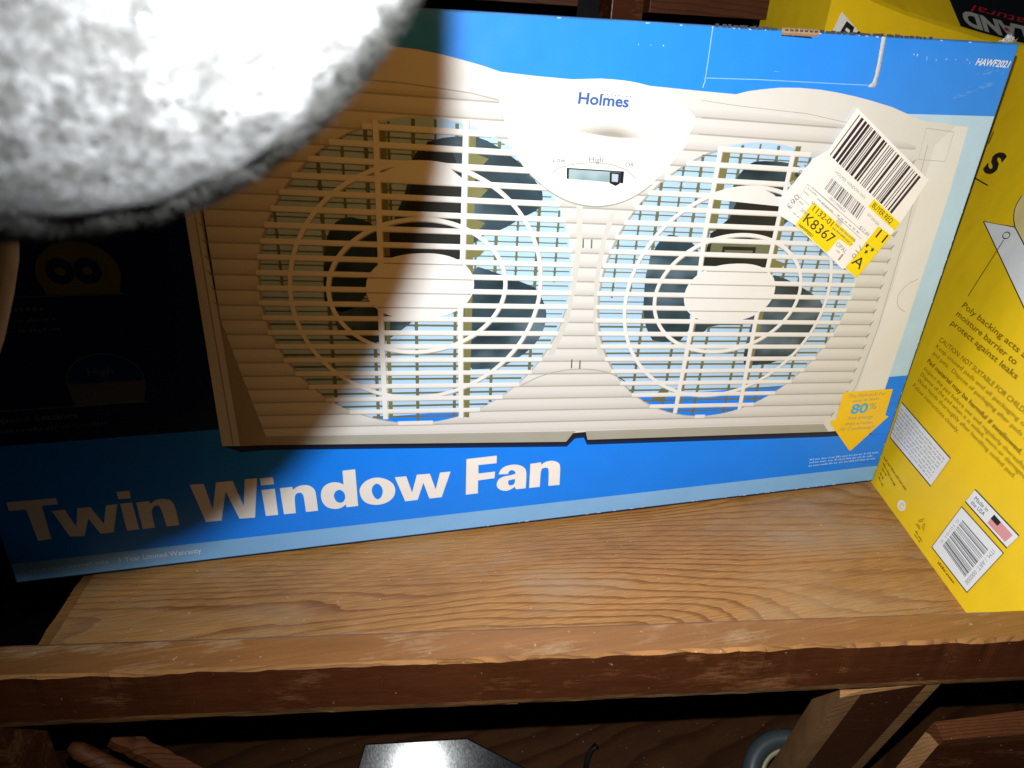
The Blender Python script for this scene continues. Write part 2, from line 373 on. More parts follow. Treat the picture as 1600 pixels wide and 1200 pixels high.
# plywood top (upper ply and a rough lower ply that sticks out at the left end)
def slab(name, a0, a1, b0, b1, z0, z1, mat, rough_end=0.0, seed=0):
    n = 40; vs = []; 
    for z in (z0, z1):
        for i in range(n + 1):
            b = b0 + (b1 - b0) * i / n; e = rough_end * (noise.noise(Vector((b * 220, seed, z * 90))) + 0.7 * noise.noise(Vector((b * 700, seed, z * 90))))
            vs.append(sp(a0 + e, b, z))
        vs += [sp(a1, b1, z), sp(a1, b0, z)]
    m = n + 3; fs = [list(range(m)), list(range(m, 2 * m))[::-1]] + [[i, (i + 1) % m, m + (i + 1) % m, m + i] for i in range(m)]
    o = mk(name, vs, fs, mat, shelf); bm = bmesh.new(); bm.from_mesh(o.data); bmesh.ops.recalc_face_normals(bm, faces=bm.faces); bm.to_mesh(o.data); bm.free(); return o
slab('plywood_top', -0.0185, 0.95, 0.0002, 0.36, SZ - 0.004, SZ, PLY, 0.0005, 1)
slab('plywood_underlay', -0.0285, 0.95, 0.0002, 0.358, SZ - 0.016, SZ - 0.0042, RAW_EDGE, 0.0016, 5)
# front rail: worn bare top, varnished front, raw lower arris
prof = [(0.0, 0.0350, .15), (-0.002, 0.0362, .15), (-0.0205, 0.0360, .35), (-0.0226, 0.0348, .8), (-0.0226, 0.0040, .3), (-0.0205, -0.0008, .3), (-0.0190, -0.0040, .25), (0.0, -0.0040, .1)]
ragged('front_rail', prof, -0.20, 0.95, 620, RAIL_RAW, 0.0017, [RAIL_TOP, RAIL_VARN, RAW_EDGE], [0, 0, 2, 1, 2, 0, 0, 0], seed=3)
# splinter hanging under the rail
o = boxmesh('splinter', [sp(0.145, -0.0150, -0.0062), sp(0.262, -0.0185, -0.0050), sp(0.262, -0.0155, -0.0050), sp(0.145, -0.0120, -0.0062)],
            [sp(0.145, -0.0150, -0.0042), sp(0.262, -0.0185, -0.0042), sp(0.262, -0.0155, -0.0042), sp(0.145, -0.0120, -0.0042)], RAW_EDGE, shelf)
# slanting post under the rail
PD = Vector((0.17995, 0.28017, -0.94293))
pa, pb, pc, pd_ = Vector((0.4840, -0.1825, -0.0128)), Vector((0.5057, -0.1859, -0.0070)), Vector((0.5460, -0.1922, -0.0046)), Vector((0.5551, -0.1936, -0.0046))
pa = Vector((0.5000, -0.1850, -0.0128)); pb = Vector((0.5140, -0.1872, -0.0070)); pc = Vector((0.5535, -0.1933, -0.0046)); pd_ = Vector((0.5625, -0.1947, -0.0046))
sec = [pa, pb, pc, pd_, pd_ + LN * 0.012, pb + LN * 0.028]
vs = sec + [p + PD * 0.30 for p in sec]; m = len(sec)
post = mk('support_post', vs, [list(range(m))[::-1], list(range(m, 2 * m))] + [[i, (i + 1) % m, m + (i + 1) % m, m + i] for i in range(m)], None, shelf, False, [RAIL_RAW, RAIL_VARN, RAIL_RAW], [0, 0, 0, 1, 2, 0, 0, 0])
# left upright of the frame, below the end of the rail
boxmesh('corner_post', [sp(-0.20, -0.021, -0.30), sp(-0.016, -0.021, -0.30), sp(-0.016, 0.010, -0.30), sp(-0.20, 0.010, -0.30)],
        [sp(-0.20, -0.021, -0.0043), sp(-0.016, -0.021, -0.0043), sp(-0.016, 0.010, -0.0043), sp(-0.20, 0.010, -0.0043)], RAIL_VARN, shelf, 0.0012)

# lower shelf, wall and floor around
low = boxmesh('lower_shelf_board', [sp(-0.5, -0.05, -0.315), sp(1.1, -0.05, -0.315), sp(1.1, 0.30, -0.315), sp(-0.5, 0.30, -0.315)],
              [sp(-0.5, -0.05, -0.300), sp(1.1, -0.05, -0.300), sp(1.1, 0.30, -0.300), sp(-0.5, 0.30, -0.300)], LOW_WOOD, shelf, 0.001)
fl = mk('floor', [(-3, -3, -0.75), (4, -3, -0.75), (4, 3, -0.75), (-3, 3, -0.75)], [[0, 1, 2, 3]], plain('dark_floor', (0.03, 0.026, 0.024), 0.7)); fl['kind'] = 'structure'
wl = mk('wall', [(-3, 0.75, -0.75), (4, 0.75, -0.75), (4, 0.75, 1.6), (-3, 0.75, 1.6)], [[0, 1, 2, 3]], plain('dark_wall', (0.020, 0.018, 0.020), 0.8)); wl['kind'] = 'structure'
# ------------------------------------------------------------------ the fan carton
BW, BD, BH = 671.0, 130.0, 350.0
box = thing('fan_carton', (0.3355, 0.065, SZ), 'large blue cardboard carton printed with a cream twin window fan', 'carton')
FP = Plane((0, 0, 0), (1, 0, 0), (0, 0, 1), (0, -1, 0))          # front panel, millimetres
def carton_body():
    # front panel split into its printed bands, softly rounded vertical and horizontal edges, slight bulge of the board
    levels = [1.2, 16.0, 104.5, 304.5, 348.8]; bandm = [3, 2, 1, 0]
    us = [1.2 + (BW - 2.4) * i / 48 for i in range(49)]
    vs, fs, ix = [], [], []
    def V(x, y, z): vs.append(Vector((x, y, z)) / 1000.0); return len(vs) - 1
    rows = []
    zs = []
    for a, b in zip(levels[:-1], levels[1:]):
        k = max(1, int((b - a) / 12)); zs += [(a + (b - a) * i / k) for i in range(k)]
    zs.append(levels[-1])
    grid = [[V(u, 0, z) for u in us] for z in zs]
    for i in range(len(zs) - 1):
        zc = (zs[i] + zs[i + 1]) / 2; band = [bandm[j] for j in range(4) if levels[j] <= zc < levels[j + 1]][0]
        for j in range(len(us) - 1):
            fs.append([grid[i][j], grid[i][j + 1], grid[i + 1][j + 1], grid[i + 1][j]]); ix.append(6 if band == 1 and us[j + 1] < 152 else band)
    # rim: bevel ring then sides and back
    rim = [grid[0][j] for j in range(len(us))] + [grid[i][-1] for i in range(1, len(zs))] + [grid[-1][j] for j in range(len(us) - 2, -1, -1)] + [grid[i][0] for i in range(len(zs) - 2, 0, -1)]
    def ring(dx, y):
        out = []
        for k in rim:
            p = vs[k] * 1000
            x = p.x - dx if p.x < 2 else (p.x + dx if p.x > BW - 2 else p.x); z = p.z - dx if p.z < 2 else (p.z + dx if p.z > BH - 2 else p.z)
            out.append(V(x, y, z))
        return out
    prev = rim
    for dx, y, mi in ((0.85, 0.35, 4), (1.2, 1.2, 4), (1.2, BD, 5)):
        r = ring(dx, y)
        for k in range(len(rim)):
            f = [prev[k], r[k], r[(k + 1) % len(rim)], prev[(k + 1) % len(rim)]]
            fs.append(f[::-1]); 
            zc = sum(vs[q].z for q in f) / 4 * 1000
            ix.append(mi if mi == 5 or zc > 3 else 4)
        prev = r
    fs.append(prev[::-1]); ix.append(5)
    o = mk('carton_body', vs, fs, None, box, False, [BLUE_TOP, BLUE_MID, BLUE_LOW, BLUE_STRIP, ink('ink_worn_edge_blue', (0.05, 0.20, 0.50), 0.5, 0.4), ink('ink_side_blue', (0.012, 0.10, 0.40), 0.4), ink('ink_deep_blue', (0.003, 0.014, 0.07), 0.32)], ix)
    bm = bmesh.new(); bm.from_mesh(o.data); bmesh.ops.recalc_face_normals(bm, faces=bm.faces); bm.to_mesh(o.data); bm.free(); return o
body = carton_body()
boxmesh('bottom_flap', [Vector(p) for p in ((0.010, 0.012, SZ + 0.0002), (0.661, 0.012, SZ + 0.0002), (0.661, 0.122, SZ + 0.0002), (0.010, 0.122, SZ + 0.0002))],
        [Vector(p) for p in ((0.010, 0.012, -0.0001), (0.661, 0.012, -0.0001), (0.661, 0.122, -0.0001), (0.010, 0.122, -0.0001))], KRAFT, box)

# curled strip added under the carton, coloured dark as its contact shadow
vs, fs = [], []
cp = [(0.2, 0.2), (1.2, -1.2), (3.0, -2.6), (6.0, -3.6), (12.5, -3.7)]
for i in range(41):
    for y, z in cp: vs.append(Vector((1.5 + 668 * i / 40, y, z + (0.15 * noise.noise(Vector((i * 0.4, y, 0))) if 0.5 < y < 10 else 0))) / 1000)
for i in range(40):
    for j in range(4): fs.append([i * 5 + j, i * 5 + j + 1, (i + 1) * 5 + j + 1, (i + 1) * 5 + j])
mk('contact_shade_strip', vs, fs, ink('ink_contact_shade', (0.006, 0.014, 0.035), 0.7, 0.4), box, True)
flat('board_wrinkle', box, FP, stroke(smoothpoly([(651, 50), (657, 48.5), (663, 49.2), (669.5, 47.4)], 2, False), 0.35) + stroke(smoothpoly([(655, 79), (661, 78.2), (669.5, 79.5)], 2, False), 0.35) + stroke(smoothpoly([(648, 22), (658, 20.5), (669.5, 21.8)], 2, False), 0.3), 1, ink('crease_dark_blue', (0.006, 0.11, 0.50), 0.4))
# --- printed fan picture
under = [(140, 92), (151, 86), (168, 86), (378, 66.5), (384, 73), (391, 73), (394, 66.5), (606, 52), (652, 50), (652, 80), (600, 70), (388, 82), (168, 98)]
flat('printed_shadow', box, FP, [under], 1, INK_NAVYSH)
sh2 = [(143, 90), (168, 88), (377.5, 69), (384, 75.5), (391, 75.5), (394, 69), (608, 55), (640, 53), (600, 70), (388, 82), (168, 98)]
flat('printed_shadow', box, FP, [sh2], 2, INK_BLACK)
top = [(141, 318), (150, 319), (165, 321), (185, 325), (205, 328.5), (228, 330.8), (255, 331), (270, 330), (284, 328), (294, 326), (306, 323.4), (317, 320.5), (338, 319), (360, 318), (378, 319), (392, 318), (402, 317), (409, 316), (440, 314.3), (467, 313), (475, 315), (484, 316.3), (497, 317.7), (511, 318), (526, 317.4), (540, 316), (553, 314.2), (566, 312), (584, 308.4), (599, 304), (608.1, 301.1), (650.6, 297.4)]
sil = [(140, 92), (151, 91), (168, 90), (377, 71), (382, 78), (392, 78), (394, 71), (608, 57), (651, 57), (652, 150), (652.5, 253)] + top[::-1]
fan = flat('printed_fan', box, FP, [sil], 3, CREAM)
GL = [(147.5, 300), (148.8, 223.3), (150.8, 179.2), (157.5, 145.2), (162.3, 121.7), (167.7, 96.4)]
GR = [(612, 290), (613.9, 239.5), (616.1, 212.8), (617, 183.3), (618, 139.7), (613.2, 89.2), (602, 66)]
def interp(tab, v):
    for (u0, v0), (u1, v1) in zip(tab[:-1], tab[1:]):
        if v1 <= v <= v0: return u0 + (u1 - u0) * (v0 - v) / (v0 - v1)
    return tab[0][0] if v > tab[0][1] else tab[-1][0]
def sv(k, u): return 288 - 9.6 * k - (0.044 + 0.0012 * k) * (u - 297)
# frame shades
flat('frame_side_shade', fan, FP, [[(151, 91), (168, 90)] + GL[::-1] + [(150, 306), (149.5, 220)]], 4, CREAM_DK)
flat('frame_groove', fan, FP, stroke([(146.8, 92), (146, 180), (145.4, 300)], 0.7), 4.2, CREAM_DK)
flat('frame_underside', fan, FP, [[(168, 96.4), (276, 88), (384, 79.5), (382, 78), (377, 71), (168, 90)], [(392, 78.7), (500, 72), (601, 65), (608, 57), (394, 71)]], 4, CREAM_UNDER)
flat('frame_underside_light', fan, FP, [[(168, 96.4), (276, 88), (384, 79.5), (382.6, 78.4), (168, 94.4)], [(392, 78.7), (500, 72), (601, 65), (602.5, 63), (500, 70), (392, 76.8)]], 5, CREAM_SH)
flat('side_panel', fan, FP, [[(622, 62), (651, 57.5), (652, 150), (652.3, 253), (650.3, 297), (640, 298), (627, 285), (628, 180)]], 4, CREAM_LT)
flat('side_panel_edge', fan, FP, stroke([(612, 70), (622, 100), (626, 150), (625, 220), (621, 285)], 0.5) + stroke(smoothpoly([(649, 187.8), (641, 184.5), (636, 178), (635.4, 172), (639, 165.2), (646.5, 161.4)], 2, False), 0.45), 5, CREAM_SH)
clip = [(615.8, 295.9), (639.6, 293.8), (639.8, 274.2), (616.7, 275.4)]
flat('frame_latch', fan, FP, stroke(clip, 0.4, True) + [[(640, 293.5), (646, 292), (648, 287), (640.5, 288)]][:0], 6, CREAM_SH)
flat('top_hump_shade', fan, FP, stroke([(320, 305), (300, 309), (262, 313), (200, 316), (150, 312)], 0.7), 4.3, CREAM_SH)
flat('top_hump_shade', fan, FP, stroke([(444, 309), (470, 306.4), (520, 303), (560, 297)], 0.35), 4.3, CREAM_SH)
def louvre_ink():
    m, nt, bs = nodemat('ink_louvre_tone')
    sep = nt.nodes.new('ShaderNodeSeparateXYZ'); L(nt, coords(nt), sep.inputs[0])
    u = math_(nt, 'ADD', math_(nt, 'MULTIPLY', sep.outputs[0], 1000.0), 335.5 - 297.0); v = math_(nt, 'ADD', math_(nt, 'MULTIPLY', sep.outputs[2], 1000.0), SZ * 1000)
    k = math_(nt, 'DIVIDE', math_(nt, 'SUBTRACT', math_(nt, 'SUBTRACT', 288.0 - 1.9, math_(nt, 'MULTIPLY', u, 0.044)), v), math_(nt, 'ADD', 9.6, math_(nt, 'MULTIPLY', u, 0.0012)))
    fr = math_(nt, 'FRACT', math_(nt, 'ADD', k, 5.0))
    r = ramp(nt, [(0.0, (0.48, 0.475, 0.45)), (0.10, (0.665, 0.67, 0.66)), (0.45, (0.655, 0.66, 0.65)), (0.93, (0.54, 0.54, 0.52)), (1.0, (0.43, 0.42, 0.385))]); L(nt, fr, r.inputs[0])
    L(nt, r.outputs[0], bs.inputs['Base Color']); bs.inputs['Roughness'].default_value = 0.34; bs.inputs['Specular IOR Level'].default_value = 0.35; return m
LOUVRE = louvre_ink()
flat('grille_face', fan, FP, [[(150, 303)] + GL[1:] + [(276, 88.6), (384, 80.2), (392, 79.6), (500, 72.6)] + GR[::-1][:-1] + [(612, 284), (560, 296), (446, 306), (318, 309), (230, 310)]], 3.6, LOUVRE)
# shade line under every louvre slat, over the solid parts of the grille
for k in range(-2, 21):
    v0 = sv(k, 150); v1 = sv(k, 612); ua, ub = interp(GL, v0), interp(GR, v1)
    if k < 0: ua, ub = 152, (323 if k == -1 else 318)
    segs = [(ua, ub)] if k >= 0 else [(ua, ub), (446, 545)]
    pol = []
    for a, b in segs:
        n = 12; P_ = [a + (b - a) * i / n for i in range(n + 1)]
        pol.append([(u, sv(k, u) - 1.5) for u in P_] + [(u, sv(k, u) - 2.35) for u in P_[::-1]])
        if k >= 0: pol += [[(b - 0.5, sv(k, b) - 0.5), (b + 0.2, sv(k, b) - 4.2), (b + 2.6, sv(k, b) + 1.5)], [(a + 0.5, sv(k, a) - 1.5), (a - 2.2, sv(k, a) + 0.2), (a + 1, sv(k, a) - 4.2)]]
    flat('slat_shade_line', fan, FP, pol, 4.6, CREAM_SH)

OPEN = [((272, 196.6), 97.5, 99.3), ((491, 184), 101, 101)]
def hole_bg(i):
    (cx, cy), a, b = OPEN[i]
    lo = [p for p in ell((cx, cy), a, b, 120)]
    up_ = [p for p in lo if p[1] >= 104.5]; dn = [p for p in lo if p[1] < 104.5]
    cut = a * math.sqrt(max(0, 1 - ((104.5 - cy) / b) ** 2))
    up_.sort(key=lambda p: math.atan2(p[1] - cy, p[0] - cx)); 
    hi = [(cx + cut, 104.5)] + sorted([p for p in up_ if True], key=lambda p: (math.atan2(p[1] - cy, p[0] - cx) - math.atan2(104.5 - cy, cut)) % (2 * math.pi)) + [(cx - cut, 104.5)]
    lw = [(cx - cut, 104.5)] + sorted(dn, key=lambda p: p[0]) + [(cx + cut, 104.5)]
    flat('view_through_grille', fan, FP, [hi], 5, GRILLE_VIEW); flat('view_through_grille', fan, FP, [lw], 5, BLUE_LOW)
    # dark rim of the opening, seen on the upper and outer side
    rim = ell((cx, cy), a, b, 60, 0, 2 * math.pi)
    inner = ell((cx + 1.2, cy - 0.4), a - 0.4, b - 0.6, 60)
    flat('opening_rim', fan, FP, [[rim[j], rim[(j + 1) % 60], inner[(j + 1) % 60], inner[j]] for j in range(18, 58)], 6, CREAM_SH)
def inside(i, u, v, s=1.0): (cx, cy), a, b = OPEN[i]; return ((u - cx) / (a * s)) ** 2 + ((v - cy) / (b * s)) ** 2 <= 1
def chord_h(i, k, off):
    us = [u * 0.5 for u in range(300, 1240) if inside(i, u * 0.5, sv(k, u * 0.5) + off)]
    return (us[0], us[-1]) if us else None
def chord_v(i, u):
    (cx, cy), a, b = OPEN[i]; t = 1 - ((u - cx) / a) ** 2
    return (cy - b * math.sqrt(t), cy + b * math.sqrt(t)) if t > 0.02 else None
VERT = [[(188, 0), (214, 1), (227.5, 0), (240.7, 1), (253.5, 0), (267.3, 1), (280, 0), (292.5, 1), (305, 0), (317.8, 1), (331.5, 0), (344.8, 1), (357.9, 0)], [(400, 0), (413, 0), (425.1, 1), (439, 0), (451.3, 1), (464.5, 0), (478.2, 1), (491, 0), (504.6, 1), (517.5, 0), (530, 1), (543.5, 0), (556.4, 1), (569, 0), (581, 1)]]
for i in (0, 1):
    hole_bg(i)
    cy = OPEN[i][0][1]
    for k in range(0, 21):                      # rear guard wires
        c = chord_h(i, k, -5.3)
        if not c: continue
        wob = 0.9 * math.sin(k * 1.7 + i); t = 0.38 + (0.34 if k > 11 else 0.0)
        ca, cb = c[0] + 1, c[1] - 1
        flat('guard_wire', fan, FP, [[(ca, sv(k, ca) - 5.3 + wob - t), (cb, sv(k, cb) - 5.3 + wob * 0.5 - t), (cb, sv(k, cb) - 5.3 + wob * 0.5 + t), (ca, sv(k, ca) - 5.3 + wob + t)]], 7, OLIVE_DK)
    for u, major in VERT[i]:
        c = chord_v(i, u)
        if not c: continue
        lo, hi_ = c
        if not major: lo = max(lo, cy - 2)
        t = 1.05 if major else 0.7
        nodes = []
        pol = [[(u - t, lo + 1), (u + t, lo + 1), (u + t, hi_ - 1), (u - t, hi_ - 1)]]
        for k in range(0, 21):                  # welded crossings
            v = sv(k, u) - 5.3
            if lo + 3 < v < hi_ - 3: pol[0:0] = []; nodes.append([(u - t - 0.55, v), (u, v - 1.6), (u + t + 0.55, v), (u, v + 1.6)])
        gb = flat('guard_bar', fan, FP, pol, 8, OLIVE_DK)
        if nodes: flat('guard_weld', fan, FP, nodes, 8.5, OLIVE_DK, join=True)
# fan blades seen through the grille
BL = [
 [(272.3, 280.3), (280.4, 284.3), (295.5, 286.1), (307.3, 285.2), (319.6, 278.7), (332.3, 270.2), (343.1, 258.4), (346.9, 252), (345.3, 243.8), (334.0, 238.3), (321.5, 231.0), (306, 226), (296.5, 213.1), (270, 206), (246.2, 214), (248, 222), (256.4, 241.0), (263.2, 256.1), (263.4, 265.3), (267.7, 275.3)],
 [(227.4, 240.7), (239.9, 237.6), (246, 231.6), (246, 212.0), (238, 191.8), (224, 180), (211.5, 185), (211.5, 200), (214.4, 225.0), (219.1, 235.6)],
 [(303.5, 208.8), (316.0, 204.5), (340.4, 194.8), (347.2, 191.3), (353.9, 177.6), (354.6, 167.3), (349.6, 153.5), (338.3, 143.4), (323.4, 135.4), (298.4, 136.2), (295, 171.8), (300, 190.0)],
 [(216.6, 186.8), (244.3, 188.6), (256, 180.0), (268.6, 175.5), (255.7, 165.7), (246.4, 159.5), (231.3, 160.4), (222.6, 164.2), (217.2, 171.0)],
 [(490.4, 273.8), (515.4, 272.8), (530, 268), (540, 255), (530, 240), (517, 226.9), (514.6, 200.6), (466.4, 203.9), (477.5, 232.4), (475.8, 247.2), (476.3, 258.0), (479.0, 264.4), (484.3, 270.9)],
 [(433.3, 226.4), (444.1, 224.6), (455.7, 219.5), (465.7, 204.2), (459, 181.9), (464, 148.8), (436.5, 147.5), (429.4, 158.0), (425.1, 169.1), (422.7, 191.9), (423.0, 202.1), (426.1, 216.9)],
 [(518, 196.7), (537.4, 190.5), (558.4, 179.7), (568.3, 173.7), (571.6, 162.1), (566.9, 148.7), (556.3, 133.4), (541.6, 125.3), (519.2, 123.8), (511.5, 126.2), (511.6, 157.4), (515.0, 168.3), (520, 182.8)],
 [(463.5, 168.4), (516.3, 166.8), (511.6, 157.4), (478.0, 159.2), (475.2, 153.7), (465.9, 152.3)]]
for i, p in enumerate(BL):
    flat('fan_blade', fan, FP, [smoothpoly(p, 1)], 9, BLADE[1 if i in (6,) else 0])
flat('mounting_foot', fan, FP, [[(439.8, 100.0), (445.8, 107.0), (447.6, 110.5), (454.8, 109.0), (452.5, 101.6), (452.4, 98.5)]], 9, OLIVE_DK)
# motor behind the hub, olive posts beside the bars
flat('motor', fan, FP, [[(247, 212), (296, 211), (296, 262), (290, 277), (276, 283), (268, 272), (264, 250), (254, 232), (247, 222)]], 10, MOTOR)
flat('motor', fan, FP, [[(464, 201), (516, 199), (516, 224), (514, 246), (500, 252), (482, 250), (478, 236), (466, 226)]], 10, MOTOR)
flat('motor_bracket', fan, FP, [[(468, 210), (514, 208), (514, 218), (468, 220)]], 11, OLIVE_DK)
flat('motor_bracket', fan, FP, [[(477, 210.5), (503, 209.3), (503, 216), (477, 217.2)]], 12, MOTOR)
flat('motor_bracket', fan, FP, [[(479, 213), (501, 212), (501, 213.6), (479, 214.6)]], 12.8, OLIVE_DK)
for pol in ([(298, 100), (303, 99), (303.5, 170), (303.5, 288), (299, 289)], [(247.8, 104), (250.4, 104), (250.5, 176), (248, 176)], [(516.5, 88), (520.5, 88), (520.5, 165), (521, 283), (517, 283)], [(463.8, 92), (466.6, 92), (467.0, 165), (464, 165)], [(464, 228), (469.5, 228), (470, 280), (464.2, 281)], [(247.8, 216), (252, 216), (252, 292), (248, 292)]):
    flat('inner_post', fan, FP, [pol], 12, OLIVE)
for (u, v) in ((306, 274), (306, 256), (305, 236), (305.5, 219), (523, 262), (524, 240), (524, 204)):
    flat('post_clip', fan, FP, [[(u - 6, v - 5.2), (u + 1.5, v - 4.8), (u + 5.5, v - 0.6), (u + 1.5, v + 0.8), (u - 6, v + 3.4)]], 12.4, OLIVE)
# louvre slats, bars, rings and hub of the front grille
GT = 14
for i in (0, 1):
    for k in range(0, 21):
        ch = chord_h(i, k, 0)
        if not ch: continue
        n = 10; us = [ch[0] - 1.5 + (ch[1] - ch[0] + 3) * j / n for j in range(n + 1)]
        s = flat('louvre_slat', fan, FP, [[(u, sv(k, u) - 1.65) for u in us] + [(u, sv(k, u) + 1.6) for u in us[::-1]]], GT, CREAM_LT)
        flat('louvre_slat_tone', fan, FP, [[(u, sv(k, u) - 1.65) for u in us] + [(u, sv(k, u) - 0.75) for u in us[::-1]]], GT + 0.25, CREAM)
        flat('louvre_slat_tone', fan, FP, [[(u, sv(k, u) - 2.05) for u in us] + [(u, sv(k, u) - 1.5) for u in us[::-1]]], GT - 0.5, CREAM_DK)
RINGS = [((269.5, 195), 55.3, 43.5), ((270.3, 194.6), 78.2, 76.6), ((489, 181.5), 57.3, 43.5), ((490.5, 179.2), 80.5, 77.6)]
for c, a, b in RINGS:
    flat('grille_ring', fan, FP, stroke(ell((c[0] + 0.5, c[1] - 0.7), a, b, 96), 2.6, True), GT - 0.3, CREAM_SH)
    flat('grille_ring', fan, FP, stroke(ell(c, a, b, 96), 2.5, True), GT + 1, CREAM_LT)
for line in ([(246.3, 294), (246.2, 216), (244.8, 177), (245.3, 103)], [(297.4, 294), (296.6, 216), (295.6, 174), (297.2, 99)], [(462.3, 281), (461.5, 226), (463.7, 165), (462.1, 88)], [(515.9, 280), (515.2, 202), (514.8, 161), (517.6, 86)]):
    flat('grille_bar', fan, FP, stroke([(u + 0.6, v) for u, v in line], 3.4), GT - 0.15, CREAM_SH)
    flat('grille_bar', fan, FP, stroke(line, 3.2), GT + 2, CREAM_LT)
flat('ring_cap', fan, FP, [[(247, 264.6), (255, 268), (262, 270.5), (270, 271.6), (280, 270.6), (289, 267.5), (296, 262), (296, 259), (247, 261.5)], [(463, 253.4), (472, 256.2), (485, 257.4), (498, 256.0), (508, 252), (515, 246.5), (515, 244), (463, 249)]], GT + 1.3, CREAM_LT)
for c, a, b, kk in (((270.5, 196), 33.8, 21.5, 8), ((489.5, 183), 35.8, 21.8, 8)):
    p = [(c[0] + a * math.copysign(abs(math.cos(t)) ** 0.85, math.cos(t)), c[1] + b * math.copysign(abs(math.sin(t)) ** 0.95, math.sin(t))) for t in [2 * math.pi * j / 64 for j in range(64)]]
    hub = flat('grille_hub', fan, FP, [p], GT + 3, CREAM_LT)
    pol = []
    for k in range(6, 14):
        us = [u * 0.5 for u in range(400, 1100) if ((u * 0.5 - c[0]) / a) ** 2 + ((sv(k, u * 0.5) - 1.9 - c[1]) / b) ** 2 < 1]
        if len(us) > 2: pol.append([(us[0], sv(k, us[0]) - 1.5), (us[0], sv(k, us[0]) - 2.3), (us[-1], sv(k, us[-1]) - 2.3), (us[-1], sv(k, us[-1]) - 1.5)])
    flat('slat_shade_line', fan, FP, pol, GT + 4, CREAM_SH)
flat('guide_tick', fan, FP, [[(u - 0.55, v0), (u + 0.55, v0), (u + 0.2, v1), (u - 0.9, v1)] for u, v0, v1 in ((376, 218.2, 224), (381.8, 217.8, 223.6), (375.8, 131.7, 138.7), (382, 130.8, 137.5))], 6, OLIVE)
# bright lower centre apron and its edge line
ap = smoothpoly([(340, 121), (352, 127), (366, 130.2), (380, 131), (394, 129.4), (408, 125), (420, 117)], 2, False)
flat('apron_edge', fan, FP, stroke(ap, 0.7), 5, CREAM_SH)
flat('centre_column_tone', fan, FP, [[(368, 248), (396, 248), (392, 222), (389, 196), (392, 165), (400, 140), (356, 143), (366, 170), (369.5, 197), (370, 222)]][:0] + [[(369.8, 196), (371.2, 222), (369, 246), (373, 246), (375, 222), (374, 196), (371, 168), (362, 143), (357, 143), (366, 170)]], 4.9, CREAM_SH2)
flat('centre_column_tone', fan, FP, [[(389.4, 196), (391.5, 165), (399, 140), (395, 140), (388.5, 165), (386.4, 196), (388, 222), (392, 240), (396, 240), (391.5, 222)]], 4.9, CREAM_SH2)
# control panel
pan = [(315.9, 306.2), (317.8, 300.3), (319.6, 295.4), (324.6, 283.3), (331.9, 272.9), (341.7, 263.2), (351.5, 257.2), (366.3, 252.1), (381.2, 250.3), (393.4, 251.4), (405.5, 255.4), (417.0, 263.4), (427.9, 274.7), (438.3, 288.1), (443.5, 297.9), (434.1, 305.2), (419.4, 312.6), (406.8, 316.3), (397.1, 318.0), (385.4, 318.9), (373.9, 318.9), (361.5, 318.0), (338.5, 313.7), (319.0, 309.7)]
flat('panel_collar', fan, FP, [smoothpoly([(318, 296), (326, 277), (336.9, 265.0), (351.7, 253.5), (366.6, 247.2), (381.6, 245.0), (393.9, 246.4), (405.9, 250.4), (418, 259), (431, 273), (441, 287), (430, 300), (380, 300), (330, 300)], 2)], GT + 5, CREAM_LT)
flat('panel_collar_line', fan, FP, stroke(smoothpoly([(336.9, 264.6), (351.7, 253.1), (366.6, 246.8), (381.6, 244.6), (393.9, 246), (405.9, 250), (418, 258.6)], 2, False), 0.5), GT + 5.5, CREAM_SH)
psm = smoothpoly(pan, 2)
panel = flat('control_panel', fan, FP, [psm], GT + 7, CREAM_PANEL)
flat('panel_outline', fan, FP, stroke([p for p in psm if p[1] < 305], 0.45), GT + 6, CREAM_SH)
rec = [(344.4, 292.3), (353.3, 294.5), (364.6, 296.5), (376.1, 297.6), (385.6, 297.6), (395.2, 296.4), (405.3, 293.5), (413.1, 289.9), (418.6, 286.2), (401.5, 285.6), (386.9, 286.2), (372.4, 288.1), (358.3, 290.0)]
rc = (388, 287.4)
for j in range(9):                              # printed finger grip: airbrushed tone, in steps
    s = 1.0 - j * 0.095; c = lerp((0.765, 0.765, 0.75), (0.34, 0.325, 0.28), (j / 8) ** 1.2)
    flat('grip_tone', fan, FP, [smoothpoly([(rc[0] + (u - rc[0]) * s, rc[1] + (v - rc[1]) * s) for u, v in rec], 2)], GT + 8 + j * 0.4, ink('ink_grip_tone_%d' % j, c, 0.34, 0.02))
flat('switch_surround', fan, FP, stroke([(350.9, 265.4), (355.4, 268.7), (364.6, 270.9), (376.5, 271.9), (388.7, 270.9), (398.9, 267.8), (406.4, 262.2)], 0.6), GT + 8, CREAM_SH)
flat('switch_slot', fan, FP, [[(360.1, 268.7), (397.8, 266.7), (398.1, 259.4), (360.6, 262.2)]], GT + 8, SLOT)
flat('switch_slot_edge', fan, FP, [[(360.1, 268.7), (397.8, 266.7), (397.8, 266.0), (360.1, 268.0)], [(360.1, 268.7), (361.5, 268.6), (361.9, 262.1), (360.6, 262.2)], [(395.6, 266.8), (397.8, 266.7), (398.1, 259.4), (395.8, 259.6)]], GT + 9, INK_BLACK)
flat('switch_knob', fan, FP, [[(388.4, 266.3), (395.5, 265.9), (395.7, 259.2), (393.2, 257.8), (389.0, 259.6)]], GT + 10, INK_BLACK)
flat('switch_knob_face', fan, FP, [[(389.8, 265.3), (394.2, 265.0), (394.3, 260.2), (390.2, 260.6)]], GT + 11, ink('ink_knob', (0.42, 0.50, 0.62), 0.3))
